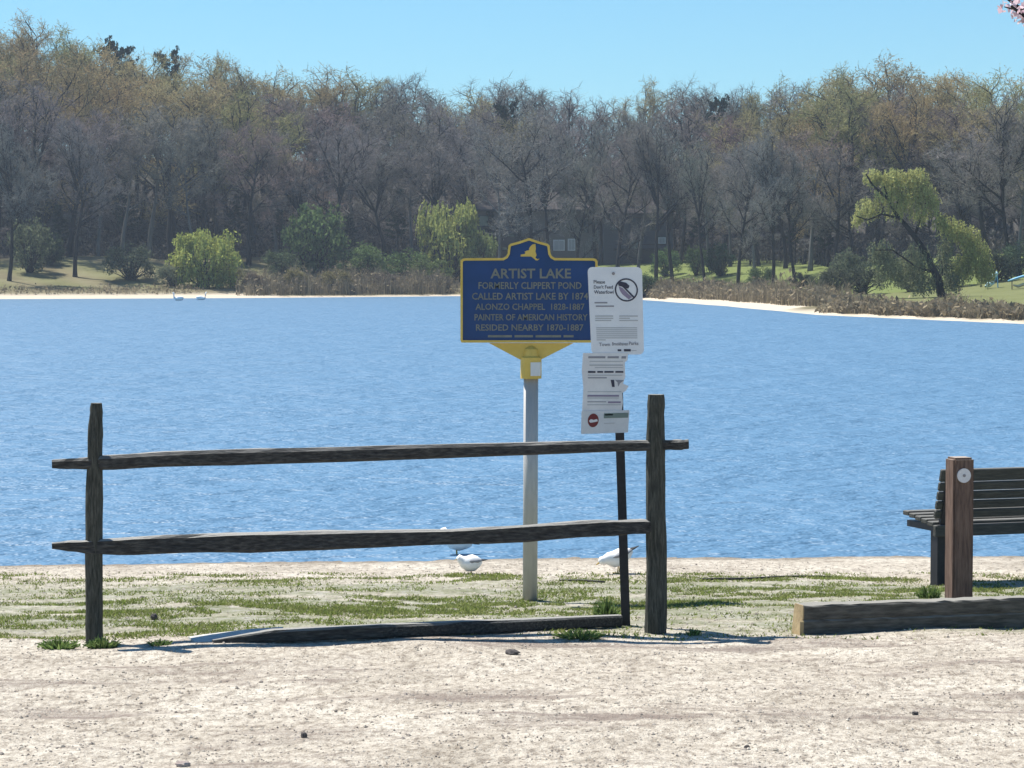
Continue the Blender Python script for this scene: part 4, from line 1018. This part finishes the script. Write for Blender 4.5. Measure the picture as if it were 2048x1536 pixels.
# ------------------------------------------------------------------ weeds, stones, streaks
def weed(px, py, wpx, hpx, n, label, seed, blade=.007):
    n *= 2
    p = ghit(px, py); o = thing('weed_clump', p); R = random.Random(seed); s = p.y / F; w = wpx * s / 2; h = hpx * s; mb = MB(); st = MB()
    for i in range(n):
        a = R.uniform(0, 6.28); r = w * R.random() ** .7; bp_ = Vector((math.cos(a) * r * .55, math.sin(a) * r * .4, -.01)); tip = Vector((math.cos(a) * r, math.sin(a) * r * .8, h * R.uniform(.35, 1) * (1.05 - .5 * r / w)))
        mid = bp_.lerp(tip, .55) + Vector((0, 0, h * .12)); mb.ribbon([bp_, mid, tip], blade * R.uniform(.5, 1.2), perp(R, (tip - bp_).normalized()))
        if i % 4 == 0: leafq(mb, R, mid.lerp(tip, R.random()) + rvec(R) * .015, blade * R.uniform(1.2, 2.2), 1.6)
    for i in range(5): st.tube([Vector((R.uniform(-w, w) * .3, R.uniform(-w, w) * .3, -.01)), Vector((R.uniform(-w, w) * .5, R.uniform(-w, w) * .3, h * .6))], [.004, .002], 4)
    mb.build('leaves', M['weed'], o); st.build('stems', M['weed'], o); tag(o, label, 'weed')
weed(118, 1298, 96, 27, 130, 'low spreading weed beside the post with the tapered top', 1)
weed(205, 1296, 84, 28, 120, 'dark weed clump at the foot of the post with the tapered top', 2)
weed(1212, 1240, 64, 52, 110, 'tall spiky weed beside the slim black metal post', 3, .008)
weed(1386, 1270, 40, 16, 30, 'small weed on the gravel past the thicker fence post', 4)
weed(1858, 1200, 60, 36, 120, 'green weed clump behind the timbers near the bench leg', 5)
weed(1160, 1276, 120, 20, 120, 'yellow-green weed mat under the fence by the fallen rail', 6)
weed(320, 1290, 60, 14, 60, 'small grey-green weed in the gravel by the pale sunlit rail end', 7)
def stone(px, py, wpx, hpx, m, label, seed, cat='stone'):
    p = ghit(px, py); R = random.Random(seed); s = p.y / F; mb = MB()
    mb.blob((0, 0, hpx * s * .38), (wpx * s / 2, wpx * s * .42, hpx * s * .55), 10, 7, .16, R); tag(mb.build('loose_stone', m, None, False, p), label, cat)
stone(1025, 1309, 30, 12, M['stone'], 'dark flat stone on the gravel before the fence', 1)
stone(608, 1476, 14, 13, M['stone'], 'small dark round stone alone on the open gravel', 2)
stone(366, 1533, 30, 12, M['stone_pale'], 'reddish white-flecked stone on the open gravel', 3)
stone(1494, 1497, 12, 8, M['stone'], 'tiny dark stone on the gravel facing the gap beside the timbers', 4)
stone(308, 1240, 14, 14, M['stone'], 'small dark lump in the turf behind the fence', 5)
stone(1830, 1429, 14, 7, M['stone'], 'small dark stone on the gravel in front of the timbers', 6)
def streak(a, b, r, label, seed):
    p, q = ghit(*a), ghit(*b); R = random.Random(seed); pts = []
    for i in range(9):
        t = i / 8; x = p.x + (q.x - p.x) * t; y = p.y + (q.y - p.y) * t + R.uniform(-.02, .02); pts.append(Vector((x, y, gz(x, y) + r * .7)) - p)
    mb = MB(); mb.tube(pts, [r * (1 - .5 * abs(i - 3) / 6) for i in range(9)], 6); tag(mb.build('dark_streak', M['old_wood'], None, True, p), label, 'driftwood')  # thin dark streak built as a low tube along the ground
streak((1400, 1160), (1662, 1155), .012, 'thin dark stick on the turf before the beach', 1)
streak((1120, 1163), (1210, 1166), .012, 'short dark stick beside the grey-backed gull', 2)

# ------------------------------------------------------------------ thin grass and pebbles
def turf():
    R = random.Random(3); mb = MB(); n = 0; tries = 0
    while n < 80000 and tries < 900000:
        tries += 1
        y = R.uniform(15.0, 20.9); x = R.uniform(-.24, .24) * y + R.uniform(-1, 1); z = gz(x, y)
        if z < LAKE + .05: continue
        qx, qy = proj((x, y, z))
        if qy < 1146: continue
        dens = 0.04
        dens += 1.0 * math.exp(-((qy - (1226 - .012 * qx)) / 17) ** 2) * (1 if 150 < qx < 1330 else .35)
        dens += .55 * math.exp(-((qy - 1158) / 9) ** 2) * (1 if qx > 900 else .5)
        dens += .40 * math.exp(-((qy - 1262) / 22) ** 2) * (1 if qx < 520 else .25 if qx < 1280 else .05)
        dens += .7 * math.exp(-((qy - 1188) / 12) ** 2) * (1 if qx > 1340 else .15)
        nn = mnoise.noise(Vector((x * 1.3, y * 2.6, 0))) + .6 * mnoise.noise(Vector((x * 5, y * 6, 2)))
        if R.random() > 1.5 * dens * max(0, .30 + 1.7 * nn): continue
        n += 1
        h = R.uniform(.006, .026); a = R.uniform(0, 6.28); u = Vector((math.cos(a), math.sin(a), 0)) * R.uniform(.004, .009)
        p = Vector((x, y, z - .003)); mb.tri(p - u, p + u, p + Vector((R.gauss(0, .014), R.gauss(0, .014), h)))
    kind(tag(mb.build('thin_turf', M['grass']), 'thin patchy grass between the gravel and the beach', 'grass'), 'stuff')
turf()
def pebbles():
    R = random.Random(4); mb = MB()
    for i in range(15000):
        y = 10.2 + (21.6 - 10.2) * R.random() ** 1.5; x = R.uniform(-.225, .225) * y
        r = R.uniform(.003, .008) * (1.7 if R.random() < .06 else 1); z = gz(x, y) + r * .15
        ax, ay, az = r * R.uniform(.8, 1.6), r * R.uniform(.8, 1.3), r * R.uniform(.5, .9); t = R.uniform(0, 3.1); c, s = math.cos(t), math.sin(t)
        n = len(mb.v); mb.v += [(x + ax * c, y + ax * s, z), (x - ay * s, y + ay * c, z), (x - ax * c, y - ax * s, z), (x + ay * s, y - ay * c, z), (x, y, z + az), (x, y, z - az)]
        mb.f += [(n, n+1, n+4), (n+1, n+2, n+4), (n+2, n+3, n+4), (n+3, n, n+4), (n+1, n, n+5), (n+2, n+1, n+5), (n+3, n+2, n+5), (n, n+3, n+5)]
    kind(tag(mb.build('loose_gravel', M['pebble']), 'loose pale and brown pebbles scattered over the sandy ground', 'gravel'), 'stuff')
pebbles()

# ------------------------------------------------------------------ blossom tree whose branch end reaches the corner
def cherry():
    base = Vector((4.5, 13.4, gz(4.5, 13.4))); o = thing('cherry_tree', base); R = random.Random(9); w = MB(); c = MB()
    tp, _ = grow(R, Vector((0, 0, -.3)), Vector((0, 0, 1)), 3.2, 6, .06, .05); w.tube(tp, [.15, .14, .13, .12, .11, .09, .07], 9)
    tips = [at(2022, 12, 13.0) - base, at(2008, -8, 13.1) - base] + [Vector((math.cos(a) * r_, math.sin(a) * r_, z)) for a, r_, z in ((.2, 1.8, 4.4), (1.1, 1.7, 4.8), (-.9, 1.7, 4.5), (0.5, .8, 5.3), (-2.0, 1.2, 4.9), (2.1, 1.2, 5.0))]
    for k, tpz in enumerate(tips):
        st = tp[4]; mid = st.lerp(tpz, .5) + Vector((0, 0, .25)); pts = [st, st.lerp(mid, .5) + rvec(R) * .05, mid, mid.lerp(tpz, .5) + rvec(R) * .04, tpz]
        w.tube(pts, [.06, .045, .032, .02, .007], 6, cap=False)
        for j in range(34):
            t = R.uniform(.35, 1) if k > 1 else R.uniform(.62, 1.0)
            q, d = along(pts, min(t, .995)); sp = q + rvec(R) * (R.uniform(.04, .30) if k > 1 else R.uniform(.01, .10)); w.tube([q, sp], [.006, .003], 3, cap=False)
            for b in range(9): leafq(c, R, sp + rvec(R) * .028, R.uniform(.018, .036), 1.1)
    w.build('trunk', M['bark'], o, True); c.build('blossom', M['blossom'], o); tag(o, 'pink blossoming cherry branch hanging over the lakeside', 'cherry tree')
cherry()

# ------------------------------------------------------------------ thin spring haze over the lake
HZ = 0.00032
if HZ:
    hm = bpy.data.materials.new('spring_haze'); hm.use_nodes = True; nt = hm.node_tree; nt.nodes.remove(nt.nodes['Principled BSDF'])
    pv = nt.nodes.new('ShaderNodeVolumePrincipled'); pv.inputs['Color'].default_value = (0.72, 0.84, 1.0, 1); pv.inputs['Density'].default_value = HZ
    nt.links.new(pv.outputs[0], nt.nodes['Material Output'].inputs['Volume'])
    hb = MB(); hb.box((0, 720, 38), (1840, 1620, 84)); kind(tag(recalc(hb.build('haze', hm)), 'thin pale blue spring haze over the lake', 'haze'), 'stuff')
